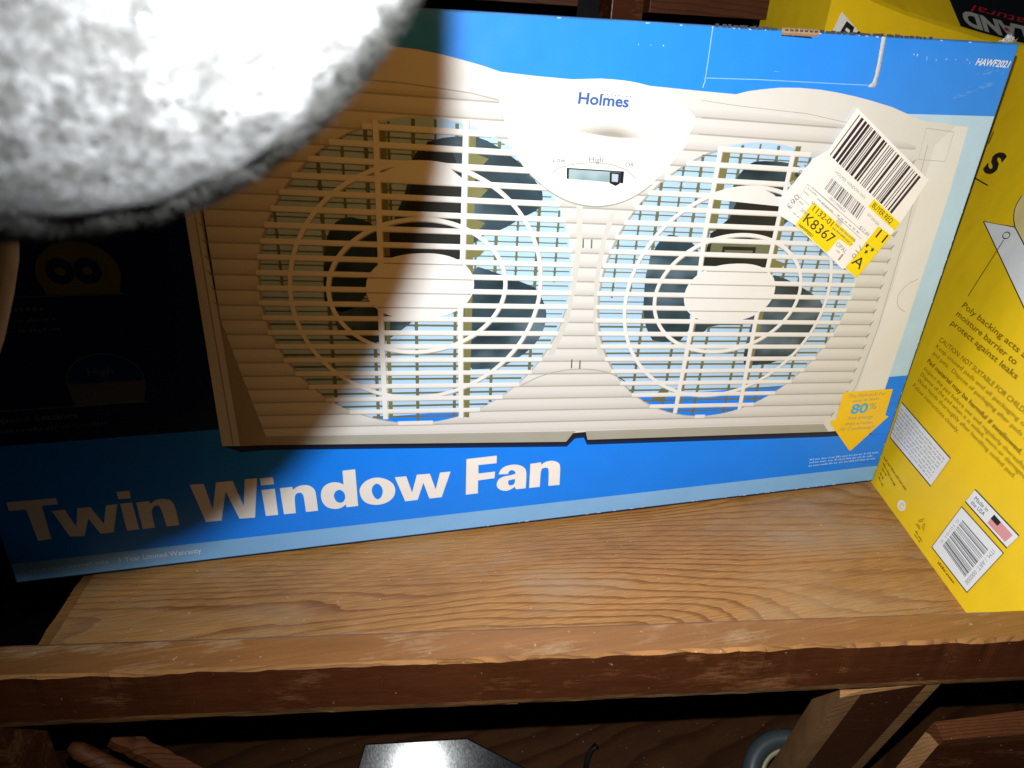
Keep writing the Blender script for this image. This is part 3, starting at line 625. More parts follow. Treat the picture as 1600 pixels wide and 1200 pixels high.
text('switch_lettering', fan, FP, [('Low', (351.2, 271.9), (358.9, 271.7), 3.2), ('High', (374.0, 272.4), (383.1, 272.1), 3.0), ('Off', (398.1, 269.2), (403.7, 268.9), 3.0)], GT + 8, GREYTXT)
text('brand_lettering', fan, FP, [('Holmes', (363.8, 305.3), (395.8, 303.9), 6.0, dict(bold=0.028))], GT + 8, BRANDBLUE)
flat('brand_dots', fan, FP, [ell((379.1 + 2.5 * i, 310.7 - 0.13 * i), 0.42, 0.42, 10) for i in range(8)] + [stroke([(396.6, 303.0), (397.3, 302.2)], 0.5)[0]], GT + 8.4, BRANDBLUE, join=True)

# --- lettering on the front panel
TITLE = [
 ([(10.1, 64.4), (37.9, 64.2), (37.7, 59.3), (28.7, 59.3), (28.2, 32.8), (20.5, 32.5), (19.6, 57.7), (10.1, 57.7)], None),
 ([(33.2, 54.5), (40.6, 54.7), (44.3, 40.5), (47.9, 54.8), (55.4, 54.9), (60.5, 40.3), (64.5, 54.8), (71.2, 54.9), (64.9, 32.9), (57.0, 32.9), (52.5, 46.1), (47.4, 32.3), (39.0, 33.2)], None),
 ([(72.5, 64.4), (80.1, 64.3), (80.0, 58.4), (72.5, 58.7)], None),
 ([(72.8, 55.0), (80.0, 55.1), (80.3, 32.9), (72.9, 33.1)], None),
 ([(82.4, 54.7), (82.5, 33.1), (90.0, 33.0), (90.0, 45.9), (91.2, 49.2), (93.3, 50.9), (95.4, 50.3), (96.3, 47.0), (97.3, 32.9), (105.1, 33.0), (104.9, 47.8), (104.1, 52.3), (101.6, 54.9), (97.4, 55.8), (93.3, 55.0), (90.4, 52.2), (90.3, 54.8)], None),
 ([(116.3, 64.6), (124.8, 64.2), (127.6, 42.8), (132.5, 64.4), (142.9, 64.4), (147.4, 43.0), (150.6, 64.8), (158.4, 64.6), (153.5, 32.5), (143.4, 32.9), (137.5, 56.6), (131.8, 32.9), (121.9, 33.2)], None),
 ([(160.0, 64.2), (168.4, 64.3), (168.7, 58.6), (160.3, 58.5)], None),
 ([(160.2, 54.7), (168.8, 54.8), (168.8, 32.7), (160.7, 32.8)], None),
 ([(172.1, 54.8), (180.2, 54.8), (180.5, 52.3), (183.4, 54.7), (187.3, 55.5), (191.1, 54.9), (194.3, 52.0), (195.4, 48.5), (195.7, 32.5), (187.5, 32.6), (187.2, 45.6), (186.5, 48.4), (184.8, 49.6), (182.5, 49.1), (180.9, 46.4), (180.6, 32.5), (172.7, 32.6)], None),
 ([(214.5, 64.1), (223.1, 64.3), (223.5, 32.9), (215.4, 32.8), (215.1, 35.4), (212.0, 32.8), (207.5, 32.1), (202.4, 34.1), (199.3, 38.5), (198.3, 45.1), (199.7, 50.9), (203.1, 54.3), (207.5, 55.5), (212.1, 54.4), (214.5, 52.4)], [(207.1, 43.5), (208.1, 46.8), (210.2, 48.5), (212.5, 48.2), (214.4, 46.0), (215.2, 42.4), (214.5, 39.0), (212.7, 37.2), (210.4, 37.3), (208.4, 39.0)]),
 ([(224.8, 44.9), (226.0, 49.4), (229.5, 53.6), (234.3, 55.6), (239.0, 55.6), (244.2, 53.5), (248.4, 49.9), (250.4, 44.6), (249.8, 39.3), (246.9, 34.9), (242.0, 32.3), (236.1, 31.9), (230.4, 33.7), (226.6, 37.6)], [(233.3, 44.7), (234.5, 48.9), (236.9, 50.6), (239.3, 49.8), (241.3, 45.7), (241.3, 41.6), (239.7, 37.6), (237.3, 36.7), (235.0, 38.8)]),
 ([(250.2, 54.3), (258.3, 54.2), (262.2, 39.5), (265.9, 54.7), (275.2, 54.4), (279.4, 40.1), (282.6, 54.5), (290.3, 54.5), (283.8, 32.7), (274.7, 32.7), (270.5, 47.2), (266.1, 32.6), (257.1, 32.5)], None),
 ([(301.9, 63.9), (324.4, 64.4), (324.4, 57.9), (310.8, 57.8), (311.0, 50.3), (323.6, 50.6), (323.3, 44.8), (310.9, 44.2), (311.0, 32.6), (301.9, 32.6)], None),
 ([(326.3, 47.8), (327.7, 51.9), (331.2, 54.5), (336.3, 55.3), (341.6, 54.5), (345.9, 51.8), (348.0, 47.7), (348.1, 32.6), (340.4, 32.6), (339.4, 35.0), (335.3, 32.2), (330.6, 32.2), (326.3, 35.0), (324.9, 38.9), (326.4, 43.6), (330.5, 45.5), (336.8, 46.0), (339.4, 46.9), (338.7, 49.4), (336.1, 50.6), (334.0, 49.4), (333.6, 47.2)], [(333.8, 39.0), (334.4, 41.4), (337.0, 41.9), (339.3, 42.0), (339.3, 38.3), (337.8, 36.7), (335.1, 36.7)]),
 ([(350.5, 54.3), (358.7, 54.7), (359.1, 52.5), (361.6, 54.6), (365.9, 55.4), (370.2, 54.5), (373.4, 52.1), (374.5, 48.3), (375.0, 32.3), (366.1, 32.5), (365.5, 46.3), (364.7, 48.8), (362.5, 49.7), (359.9, 49.0), (359.0, 46.4), (359.2, 32.5), (350.8, 32.5)], None),
]
def keyhole(outer, hole):
    """outline with a counter, joined by a hairline bridge"""
    if area(outer) < 0: outer = outer[::-1]
    if area(hole) > 0: hole = hole[::-1]
    a, b = min(((i, j) for i in range(len(outer)) for j in range(len(hole))), key=lambda ij: (outer[ij[0]][0] - hole[ij[1]][0]) ** 2 + (outer[ij[0]][1] - hole[ij[1]][1]) ** 2)
    return outer[:a + 1] + hole[b:] + hole[:b + 1] + outer[a:]
def soften(p, ang=50):
    """round only the gentle corners, keep the sharp ones"""
    q = []; n = len(p)
    for i in range(n):
        a, b, c = p[i - 1], p[i], p[(i + 1) % n]
        t = abs((math.atan2(c[1] - b[1], c[0] - b[0]) - math.atan2(b[1] - a[1], b[0] - a[0]) + math.pi) % (2 * math.pi) - math.pi)
        if math.degrees(t) < ang: q += [lerp(b, a, .25), lerp(b, c, .25)]
        else: q.append(b)
    return q
for outer, hole in TITLE:
    outer = soften(soften(outer)) if len(outer) > 13 else outer
    flat('title_letter', box, FP, [keyhole(outer, soften(soften(hole))) if hole else outer], 1, WHITE_PR)
text('warranty_lettering', box, FP, [('1 Year Limited Warranty', (64.0, 7.6), (115.4, 7.6), 4.0)], 1, WHITE_PR)
flat('small_print', box, FP, words((9.5, 7.8), (57, 7.8), 2.6, 3, 8, 15, 2.0), 1, ink('ink_pale_strip_print', (0.42, 0.62, 0.86), 0.35), join=True)
c1 = [(62.5, 198.2)] + [(81.2 + 21.0 * math.cos(t), 210 + 18.5 * math.sin(t)) for t in [math.radians(205 - 230 * j / 40) for j in range(41)]] + [(99.9, 198.2)]
flat('feature_picture', box, FP, [c1], 1, ink('ink_feature_yellow', (0.20, 0.15, 0.035), 0.35))  # feature and dial inks darkened: shade of the left side in their colour
flat('feature_picture_detail', box, FP, [ell((72.5, 211.8), 7.0, 7.4, 32), ell((86.0, 211.5), 7.0, 7.4, 32)], 2, INK_NAVYSH)
flat('feature_picture_detail', box, FP, [ell((72.5, 211.8), 2.5, 2.5, 20), ell((86.0, 211.5), 2.5, 2.5, 20)], 3, ink('ink_feature_yellow', (0.20, 0.15, 0.035)))
flat('feature_rule', box, FP, stroke([(44, 197.7), (102.1, 197.7)], 0.7) + stroke([(22.6, 128.2), (102.3, 128.2)], 0.9), 2, ink('ink_shaded_white', (0.13, 0.145, 0.16)))  # white print with the shadow over it mixed into the ink
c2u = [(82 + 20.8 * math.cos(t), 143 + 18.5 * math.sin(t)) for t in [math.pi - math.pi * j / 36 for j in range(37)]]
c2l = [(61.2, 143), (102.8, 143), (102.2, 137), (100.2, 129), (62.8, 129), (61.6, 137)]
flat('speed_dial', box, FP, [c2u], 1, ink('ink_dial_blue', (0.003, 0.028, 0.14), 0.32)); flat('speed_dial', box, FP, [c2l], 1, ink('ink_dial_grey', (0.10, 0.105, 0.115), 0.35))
flat('speed_dial_outline', box, FP, stroke(c2u + c2l[2:], 0.6, True), 2, ink('ink_shaded_white', (0.13, 0.145, 0.16)))
text('speed_lettering', box, FP, [('High', (73.5, 147.5), (87, 147.9), 5.0), ('Low', (74, 134.2), (87, 134.6), 5.0)], 3, ink('ink_shaded_white', (0.13, 0.145, 0.16)))
text('feature_lettering', box, FP, [('Speed Settings', (18.2, 120.1), (62.4, 120.2), 4.0, dict(bold=0.02))], 1, ink('ink_shaded_white', (0.13, 0.145, 0.16)))
flat('small_print', box, FP, words((19, 113.6), (50, 113.6), 2.6, 5, 5, 9) + words((41, 189.0), (60, 189.6), 3.0, 6, 6, 9) + words((37, 182.5), (66, 183.5), 2.0, 7) + words((36, 176.5), (66, 177.2), 2.0, 8), 1, ink('ink_shaded_white', (0.13, 0.145, 0.16)), join=True)
text('feature_lettering', box, FP, [('of Comfort', (52.5, 113.7), (77.8, 113.7), 3.0)], 1, ink('ink_shaded_white', (0.13, 0.145, 0.16)))
# saving arrow
arrow = flat('savings_arrow', box, FP, [[(611.1, 94.0), (659.1, 93.1), (660.1, 68.2), (664.0, 66.6), (636.1, 35.5), (633.9, 36.4), (606.7, 65.7), (607.0, 67.8), (611.4, 68.5)]], 6, ARROWY)
text('arrow_lettering', arrow, FP, [('This Holmes® Fan', (617.1, 87.9), (653.3, 87.9), 3.4), ('uses at least', (622.5, 83.7), (648.6, 83.8), 2.8), ('less energy', (623.9, 67.3), (648.1, 66.7), 2.9), ('than a room', (622.2, 61.9), (649.4, 61.2), 2.9), ('Air Conditioner*', (618.1, 57.0), (652.7, 55.8), 3.2)], 7, ARROWTXT)
text('arrow_number', arrow, FP, [('80', (623.6, 72.8), (640.0, 72.7), 8.6, dict(bold=0.03))], 8, ARROWBLUE)
text('arrow_percent', arrow, FP, [('%', (640.9, 75.6), (648.4, 75.5), 5.6)], 7, ARROWTXT)
flat('small_print', box, FP, words((597.3, 29.6), (666, 29.6), 1.7, 11) + words((598, 26.6), (662, 26.6), 1.7, 12) + words((598, 23.4), (665, 23.6), 1.7, 13), 1, ink('ink_shaded_white2', (0.35, 0.58, 0.86), 0.35), join=True)
# model number, pits, creases
text('model_lettering', box, FP, [('HAWF2021', (640.0, 335.9), (668.4, 335.2), 4.0, dict(bold=0.02, shear=0.25))], 1, WHITE_PR)
rr = random.Random(4)
flat('scuff_pits', box, FP, [smoothpoly([(u + rr.uniform(-.9, .9), v + rr.uniform(-.9, .9)) for _ in range(4)], 1) for u, v in [(589.6, 340.2), (592, 340), (600.0, 339.1), (600.4, 337.8), (608.1, 337.5), (615.5, 338.2), (623.4, 338.9), (632.3, 338.5), (635.9, 337.4), (635, 336.4)] for _ in range(2)] + [smoothpoly([(u + rr.uniform(-.6, .6), v + rr.uniform(-.6, .6)) for _ in range(4)], 1) for u, v in ((398, 338), (406, 337.6), (414, 338.2), (341, 186), (345, 176), (350, 182), (354, 170), (341, 160), (346, 152), (338, 168), (333, 158))], 3, WHITE_PR, join=True)
flat('flap_crease', box, FP, stroke([(444.2, 349), (444.5, 335), (444.6, 318.5)], 0.55) + stroke([(443.6, 321.5), (480, 321.8), (520, 321.4), (564, 321.0)], 0.4) + stroke([(444.2, 318.5), (443.9, 316.0)], 0.7), 1, SCUFF)
sm = random.Random(9); sk = []  # glare on the glossy blue, drawn as clusters of pale strokes
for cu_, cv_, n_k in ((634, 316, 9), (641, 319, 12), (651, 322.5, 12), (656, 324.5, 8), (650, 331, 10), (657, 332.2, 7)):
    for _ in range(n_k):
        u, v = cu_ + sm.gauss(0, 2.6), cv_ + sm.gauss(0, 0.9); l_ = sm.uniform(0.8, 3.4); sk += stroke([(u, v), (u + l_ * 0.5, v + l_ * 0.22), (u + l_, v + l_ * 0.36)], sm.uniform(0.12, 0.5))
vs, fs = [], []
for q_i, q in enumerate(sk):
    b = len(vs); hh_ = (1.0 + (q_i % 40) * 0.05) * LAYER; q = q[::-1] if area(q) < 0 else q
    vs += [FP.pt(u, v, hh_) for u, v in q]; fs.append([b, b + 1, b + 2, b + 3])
o = mk('glare_stroke', vs, fs, ink('painted_glare_blue', (0.13, 0.42, 0.90), 0.3, 0.3), box); o['kind'] = 'stuff'
# torn score line at the handle flap: raised paper fibres
def tear():
    vs, fs = [], []
    pts = [(563.6, 349.2), (564.4, 342), (565.2, 334), (565.7, 327), (565.2, 322.5), (563.8, 320.0)]
    n = 40
    for i in range(n + 1):
        t = i / n * (len(pts) - 1); j = min(int(t), len(pts) - 2); c = lerp(pts[j], pts[j + 1], t - j)
        wd = 1.5 + 0.5 * noise.noise(Vector((i * .6, 1, 0))) + (0.9 if i > 32 else 0); 
        for q, hgt in ((-1, 0.1), (-0.3, 0.7), (0.5, 0.5), (1, 0.1)):
            vs.append(FP.pt(c[0] + q * wd + 0.3 * noise.noise(Vector((i * 1.3, q * 3, 5))), c[1], hgt * (1 + 0.6 * noise.noise(Vector((i * 0.9, q, 2)))) + 0.05))
    for i in range(n):
        for q in range(3): fs.append([i * 4 + q, i * 4 + q + 1, (i + 1) * 4 + q + 1, (i + 1) * 4 + q][::-1])
    return mk('torn_score_line', vs, fs, TORN, box)
tear()
# chewed top edge: open flutes of the corrugated board and a torn kraft tongue
vs, fs = [], []
def addbox(u0, u1, v0, v1, h0, h1):
    b = len(vs)
    for h in (h0, h1):
        for u, v in ((u0, v0), (u1, v0), (u1, v1), (u0, v1)): vs.append(FP.pt(u, v, h))
    for f in ((0, 3, 2, 1), (4, 5, 6, 7), (0, 1, 5, 4), (1, 2, 6, 5), (2, 3, 7, 6), (3, 0, 4, 7)): fs.append([b + k for k in f])
u = 446.0
while u < 600:
    if not 488 < u < 517: addbox(u, u + rr.uniform(1.2, 3.2), 349.0, 350.6 + rr.uniform(-.2, .4), -0.9, 0.12)
    u += rr.uniform(2.4, 4.6)
mk('top_edge_flutes', vs, fs, ink('flute_shadow', (0.05, 0.055, 0.07), 0.8, 0.3), box)
vs, fs = [], []
n = 26
for i in range(n + 1):
    u = 489.8 + 26.2 * i / n; lo = 346.9 + 0.4 * noise.noise(Vector((i * 0.5, 0, 3))); hi = 351.0 + 0.7 * noise.noise(Vector((i * 0.7, 4, 3)))
    for v, h in ((lo, 0.15), (lo + 1.2, 1.3 + 0.4 * noise.noise(Vector((i, 1, 0)))), (hi - 0.6, 1.0), (hi, 0.2)): vs.append(FP.pt(u, v, h))
for i in range(n):
    for q in range(3): fs.append([i * 4 + q, (i + 1) * 4 + q, (i + 1) * 4 + q + 1, i * 4 + q + 1])
tongue = mk('torn_kraft_tongue', vs, fs, KRAFT, box)
vs, fs = [], []
for i in range(7): addbox(492 + i * 3.4, 494 + i * 3.4, 349.2, 350.2, 0.8, 1.6)
mk('tongue_flute', vs, fs, ink('flute_shadow', (0.05, 0.055, 0.07)), tongue)
flat('tongue_slit', tongue, FP, [[(490.5, 346.4), (513, 345.9), (511, 346.9), (491, 347.2)]], 2, INK_NAVYSH)
# torn paper tuft on the top right corner
vs, fs = [], []
for i in range(60):
    a = rr.uniform(0, 6.28); r = rr.uniform(0, 5); c = FP.pt(664 + r * math.cos(a), 350.5 + abs(r * 0.5 * math.sin(a)), -1 - rr.uniform(0, 4)); b = len(vs)
    vs += [c, c + Vector((rr.uniform(-4, 4), rr.uniform(-1, 1), rr.uniform(-1, 2.5))) / 1000, c + Vector((rr.uniform(-2, 2), rr.uniform(-1, 1), rr.uniform(0, 3))) / 1000]; fs.append([b, b + 1, b + 2])
mk('torn_corner', vs, fs, TORN, box)

rw = random.Random(31)
wear = []
for _ in range(26):
    u = rw.choice((rw.uniform(300, 668), rw.uniform(420, 668))); wd = rw.uniform(0.8, 4.5); wear.append(smoothpoly([(u, 0.9), (u + wd, 0.9), (u + wd * 0.8, 0.9 + rw.uniform(.2, .7)), (u + wd * 0.3, 0.9 + rw.uniform(.3, .9))], 1))
for _ in range(22):
    v = rw.uniform(4, 345); hd = rw.uniform(0.8, 4.0); wear.append(smoothpoly([(670.1, v), (670.1, v + hd), (670.1 - rw.uniform(.3, .9), v + hd * 0.7), (670.1 - rw.uniform(.2, .6), v + hd * 0.2)], 1))
for _ in range(16):
    u = rw.uniform(310, 660); wd = rw.uniform(0.8, 4.0); wear.append(smoothpoly([(u, 349.2), (u + wd, 349.2), (u + wd * 0.7, 349.2 - rw.uniform(.2, .8)), (u + wd * 0.2, 349.2 - rw.uniform(.2, .6))], 1))
flat('edge_wear', box, FP, wear, 1.6, ink('worn_white_paper', (0.55, 0.66, 0.80), 0.7, 0.2), join=True)
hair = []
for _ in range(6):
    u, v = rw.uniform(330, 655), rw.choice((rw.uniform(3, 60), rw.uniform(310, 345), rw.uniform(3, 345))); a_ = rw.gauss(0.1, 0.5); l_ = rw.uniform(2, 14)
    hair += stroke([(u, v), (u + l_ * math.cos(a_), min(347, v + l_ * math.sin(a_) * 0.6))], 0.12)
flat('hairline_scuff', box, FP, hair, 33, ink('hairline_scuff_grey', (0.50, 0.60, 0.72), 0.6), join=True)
# --- price sticker
stk = flat('price_sticker', box, FP, [[(554.7, 307.5), (628.4, 261.9), (615.2, 231.7), (610.0, 222.5), (590.7, 191.3), (578.4, 199.3), (576.4, 198.6), (559.3, 210.8), (528.2, 231.6), (513.0, 239.2), (512.2, 248.8), (530.5, 275.5), (540.5, 281)]], 34, STICK_W)
SL = 35.5
flat('bar_code', stk, FP, bars([(557.5, 303.5), (622.6, 262.6), (607.0, 237.3), (542.4, 278.0)], 21, 46), SL, STICK_BK, join=True)
flat('bar_code', stk, FP, bars([(548.8, 263.2), (583.0, 242.3), (579.5, 233.9), (544.8, 255.8)], 22, 38), SL, ink('sticker_dark_grey', (0.10, 0.10, 0.11), 0.5), join=True)
flat('yellow_patch', stk, FP, [[(587.0, 249.0), (614.6, 231.8), (611.7, 226.5), (583.7, 243.8)]], SL, STICK_Y)
flat('yellow_patch', stk, FP, [[(597.1, 229.9), (610.4, 222.7), (590.8, 191.7), (578.4, 199.7)]], SL, STICK_Y)
flat('yellow_patch', stk, FP, [[(538.6, 247.2), (581.2, 220.5), (577.8, 215.1), (566.6, 221.3), (559.6, 211.1), (528.5, 231.9)]], SL, STICK_Y)
text('sticker_lettering', stk, FP, [('K8367', (533.4, 234.2), (560.2, 217.6), 6.6), ('1132-01', (538.8, 241.6), (557.2, 230.2), 3.8), ('BUYER REQ', (586.4, 243.8), (606.4, 231.3), 3.5), ('HAWF2021', (531.0, 231.1), (544.0, 222.8), 1.8, dict(bold=0.02)), ('11', (596.6, 222.2), (604.4, 217.4), 6.4), ('A', (582.1, 203.3), (591.2, 197.8), 7.4)], SL + 1.5, STICK_BK)
text('sticker_lettering', stk, FP, [('HOLMES WINDOW FAN', (550.1, 266.4), (578.6, 249.0), 1.9), ('$17.44', (580.8, 228.6), (590.3, 222.5), 2.4), ('OPAL', (565.0, 216.8), (575.0, 210.2), 3.0), ('1', (570.2, 206.0), (571.6, 205.2), 5.0), ('710', (585.8, 216.6), (580.6, 208.4), 4.2), ('063', (523.6, 253.0), (518.2, 244.8), 4.4)], SL + 1, STICK_GR)
text('sticker_lettering', stk, FP, [('0011098653', (550.2, 249.3), (565.3, 239.8), 1.7), ('07/20/04', (584.6, 238.0), (596.2, 230.1), 1.7), ('585', (536.6, 246.6), (541.0, 243.9), 1.8), ('2094', (529.6, 241.6), (535.6, 237.6), 2.0)], SL + 1, STICK_GR)
flat('sticker_rules', stk, FP, stroke([(530.6, 259.2), (589.0, 223.6)], 0.3) + stroke([(530.6, 259.2), (527.0, 250.3), (519.5, 243)], 0.3) + stroke([(545, 246.5), (585.5, 220.7)], 0.3) + stroke([(527, 250.6), (536, 245)], 0.25) + stroke([(535, 257.2), (560, 241.6)], 0.25), SL + 0.4, STICK_GR, join=True)
flat('sticker_fine_print', stk, FP, words((531.5, 256.2), (540, 251.0), 1.0, 31, 1.5, 3, .6) + words((529.5, 253.8), (534, 251), 1.0, 32, 1.5, 3, .6) + words((541, 249.2), (556, 240), 0.9, 33, 2, 5, .8) + words((560, 238), (583, 224), 1.0, 34, 2, 3, 2) + words((560.5, 231.2), (580.5, 218.6), 1.4, 35, 3, 6, .8) + words((558.8, 228.8), (578.8, 216.2), 1.4, 36, 3, 6, .8) + words((566.8, 212.8), (570.2, 210.6), .9, 37) + words((527, 247.4), (531, 245), 1, 38) + words((524.6, 239.8), (530, 236.2), 1.0, 39), SL + 0.7, ink('sticker_brown_grey', (0.28, 0.25, 0.15), 0.5), join=True)
flat('sticker_tone', stk, FP, [[(562, 236.5), (567, 233.4), (565.4, 230.6), (560.4, 233.7)]], SL, ink('sticker_tone', (0.6, 0.6, 0.6), 0.5))
def star(c, r): return [(c[0] + (r if j % 2 == 0 else r * 0.42) * math.cos(math.pi / 2 + j * math.pi / 5 - 0.5), c[1] + (r if j % 2 == 0 else r * 0.42) * math.sin(math.pi / 2 + j * math.pi / 5 - 0.5)) for j in range(10)]
flat('sticker_star', stk, FP, [star((591.8, 215.9), 2.0), star((597.4, 212.6), 2.0), star((592.6, 211.2), 2.0)], SL + 1.5, STICK_BK)
flat('sticker_rules', stk, FP, stroke([(589.2, 218.6), (603, 210.6)], 0.25), SL + 1.5, STICK_GR, join=True)
for t, u, v, rot in (('2', 524.5, 271.5, 0.9), ('0', 521.0, 266.5, 0.9), ('1', 516.8, 259.8, 0.9)):
    o = text('sticker_lettering', stk, FP, [(t, (u, v), (u + 1.7, v - 1.5), 3.0)], SL + 1, STICK_GR)

# ------------------------------------------------------------------ the yellow pack leaning on the right
YO = Vector((0.67238, 0.00368, SZ)); YD = Vector((-0.28859, -0.95745, 0)); YU = Vector((0.26391, -0.07955, 0.96126)); YN = Vector((-0.92036, 0.27741, 0.27564))
YP = Plane(YO, YD, YU, YN)
pack = thing('yellow_pack', YO + YD * 0.02 + Vector((0.07, 0.02, 0)), 'tall yellow cardboard pack of pads leaning beside the blue carton', 'pack')
YS0, YS1, YH, YT = -172.0, 196.0, 371.0, 110.0
def pack_body():
    # thin bulging slab: front face sheet with slight pillow, sides and back
    nu, nv = 24, 24; vs = []; fs = []
    for i in range(nu + 1):
        for j in range(nv + 1):
            s, t = i / nu, j / nv; h = -0.6 * ((2 * s - 1) ** 8 + (2 * t - 1) ** 8)
            vs.append(YP.pt(YS0 + (YS1 - YS0) * s, YH * t, h - 0.02))
    g = lambda i, j: i * (nv + 1) + j
    for i in range(nu):
        for j in range(nv): fs.append([g(i, j), g(i + 1, j), g(i + 1, j + 1), g(i, j + 1)])
    rim = [g(i, 0) for i in range(nu + 1)] + [g(nu, j) for j in range(1, nv + 1)] + [g(i, nv) for i in range(nu - 1, -1, -1)] + [g(0, j) for j in range(nv - 1, 0, -1)]
    prev = rim; b = len(vs)
    off = Vector((0.95745, -0.28859, 0)) * (YT / 1000)
    for k in rim: vs.append(vs[k] + off)
    r = list(range(b, b + len(rim)))
    for k in range(len(rim)): fs.append([prev[k], r[k], r[(k + 1) % len(rim)], prev[(k + 1) % len(rim)]])
    fs.append(r[::-1])
    o = mk('pack_body', vs, fs, YEL, pack); bm = bmesh.new(); bm.from_mesh(o.data); bmesh.ops.recalc_face_normals(bm, faces=bm.faces); bm.to_mesh(o.data); bm.free(); return o
pack_body()
text('pack_title', pack, YP, [('S', (-114.0, 267.6), (-94.6, 266.4), 16.4, dict(bold=0.05, shear=0.1))], 4, YBLK)
flat('pack_rule', pack, YP, stroke([(-120, 259.8), (-94.3, 257.2)], 1.1) + stroke([(-131, 299), (-127.6, 288.4)], 1.3), 4, YBLK)
flat('pad_drawing', pack, YP, [[(-71.3, 230.3), (-32.2, 235.2), (-28, 232), (70, 160), (110, 175), (90, 240), (20, 262), (12.5, 203.1)]][:0] + [[(-71.3, 230.3), (-32.2, 235.2), (60, 232), (70, 160.5), (12.5, 203.1 - 31)]][:0] + [[(-71.3, 230.3), (-32.2, 235.2), (40, 205), (40, 183.0)]], 3, STICK_W)
flat('pad_drawing', pack, YP, [smoothpoly([(-32.2, 235.2), (-40.5, 241.2), (-46.5, 248.8), (-47.2, 258.0)], 1, False) + [(40, 270), (40, 205)]], 4, PACKCREAM)
flat('pad_outline', pack, YP, stroke([(40, 183.0), (-71.3, 230.3), (-32.2, 235.2), (40, 205)], 0.9) + stroke(smoothpoly([(-32.2, 235.2), (-40.5, 241.2), (-46.5, 248.8), (-47.2, 258.0)], 1, False), 0.9), 5, YBLK)
flat('pad_pointer', pack, YP, stroke(ell((-35.2, 227.3), 4.0, 2.6, 24), 0.8, True) + stroke([(-34.7, 223.7), (-32.2, 174.0)], 0.9), 6, YBLK)
text('pack_lettering', pack, YP, [('Poly backing acts as a', (-31.6, 164.7), (74, 157.4), 4.4, dict(bold=0.012)), ('moisture barrier to', (-31.9, 156.6), (56.7, 150.8), 4.4, dict(bold=0.012)), ('protect against leaks', (-30.8, 148.3), (66.0, 143.2), 4.4, dict(bold=0.012))], 4, YTXT)
text('pack_warning', pack, YP, [('CAUTION: NOT SUITABLE FOR CHILDREN', (-31.4, 132.0), (103, 127.6), 3.7, dict(bold=0.004)), ('Keep unused pads and all packaging out of', (-30.2, 126.0), (115, 120.6), 3.2), ('and pets.  Dispose of packaging after pads have', (-28.5, 119.9), (118, 114.5), 3.2),
    ('Pad material may be harmful if swallowed.', (-28.8, 112.2), (111.3, 105.4), 3.4, dict(bold=0.022)), ('Inspect the pad before use and regularly thereafter.', (-26.4, 105.4), (126, 99.4), 3.1), ('Dispose of the pad when it is soiled, worn or damaged.', (-25.9, 100.0), (128, 95.0), 3.1), ('Wash hands thoroughly after handling soiled pad.', (-25.5, 94.4), (119.6, 90.4), 3.1), ('Follow instructions closely.', (-26.3, 88.3), (51.2, 86.0), 3.2)], 4, YTXT)
flat('info_box', pack, YP, [[(-26, 71.5), (61.3, 68.1), (62.2, 41.1), (-12, 41.9)]], 4, STICK_W)
flat('info_box_print', pack, YP, [q for j in range(8) for q in words((-22 + j * 0.6, 66.2 - j * 2.9), (57 - j * 0.1, 63.4 - j * 2.75), 1.5, 50 + j, 3, 8, 1.4)], 5, PACKGREY, join=True)
flat('info_box_border', pack, YP, stroke([(-26, 71.5), (61.3, 68.1), (62.2, 41.1), (-12, 41.9)], 0.9, True), 6, YBLK)
flat('pack_small_print', pack, YP, words((-3.4, 24.6), (42.3, 21.6), 1.8, 61, 5, 9) + words((0.1, 20.6), (28.9, 16.0), 1.8, 62, 4, 8) + words((3, 16.6), (13, 15.6), 1.8, 63, 4, 8) + words((5.8, 9.0), (16.9, 6.6), 1.8, 64, 4, 8) + words((4, 12.6), (12, 11.0), 1.8, 66, 4, 8) + words((114, 5.8), (137.6, 6.0), 2.0, 65, 9, 14) + words((78, 6.4), (90, 5.6), 1.4, 67, 4, 6) + words((79, 4.2), (89, 3.6), 1.2, 68, 4, 6), 4, YTXT, join=True)
flat('recycle_disc', pack, YP, [ell((49, 10.7), 5.6, 4.2, 28)], 4, STICK_W)
flat('recycle_disc_mark', pack, YP, stroke(ell((50.0, 10.6), 2.7, 2.0, 20, 0.4, 5.2, False), 1.1) + [[(52.6, 8.2), (56, 10.0), (55.2, 7.0)]], 5, YEL)
def tri_mark(c, r):
    P3 = [(c[0] + r * math.cos(math.pi / 2 + k * 2 * math.pi / 3), c[1] + r * 0.8 * math.sin(math.pi / 2 + k * 2 * math.pi / 3)) for k in range(3)]; out = []
    for k in range(3):
        a, b = P3[k], P3[(k + 1) % 3]; out += stroke([lerp(a, b, .14), lerp(a, b, .62)], 0.5) + stroke([lerp(lerp(a, b, .14), c, .35), lerp(lerp(a, b, .62), c, .35)], 0.5)
        m_, d = lerp(a, b, .62), ((b[0] - a[0]) / r * 0.28, (b[1] - a[1]) / r * 0.28); nn = (-d[1] * 0.9, d[0] * 0.9); q = lerp(m_, c, .17)
        out += stroke([(q[0] + nn[0], q[1] + nn[1]), (q[0] + d[0] * 1.3, q[1] + d[1] * 1.3), (q[0] - nn[0], q[1] - nn[1])], 0.5)
    return out
flat('recycle_triangle', pack, YP, tri_mark((78.2, 14.2), 8.2), 4, YTXT, join=True)
flat('origin_box', pack, YP, [[(99.0, 65.5), (151.9, 65.5), (150.9, 53.6), (99.0, 53.8)]], 4, STICK_W)
flat('origin_box_border', pack, YP, stroke([(99.0, 65.5), (151.9, 65.5), (150.9, 53.6), (99.0, 53.8)], 0.9, True), 5, YBLK)
flat('printed_flag', pack, YP, [[(126, 63.0), (148.0, 62.7), (146.8, 55.6), (125.8, 55.4)]], 5, PINK)
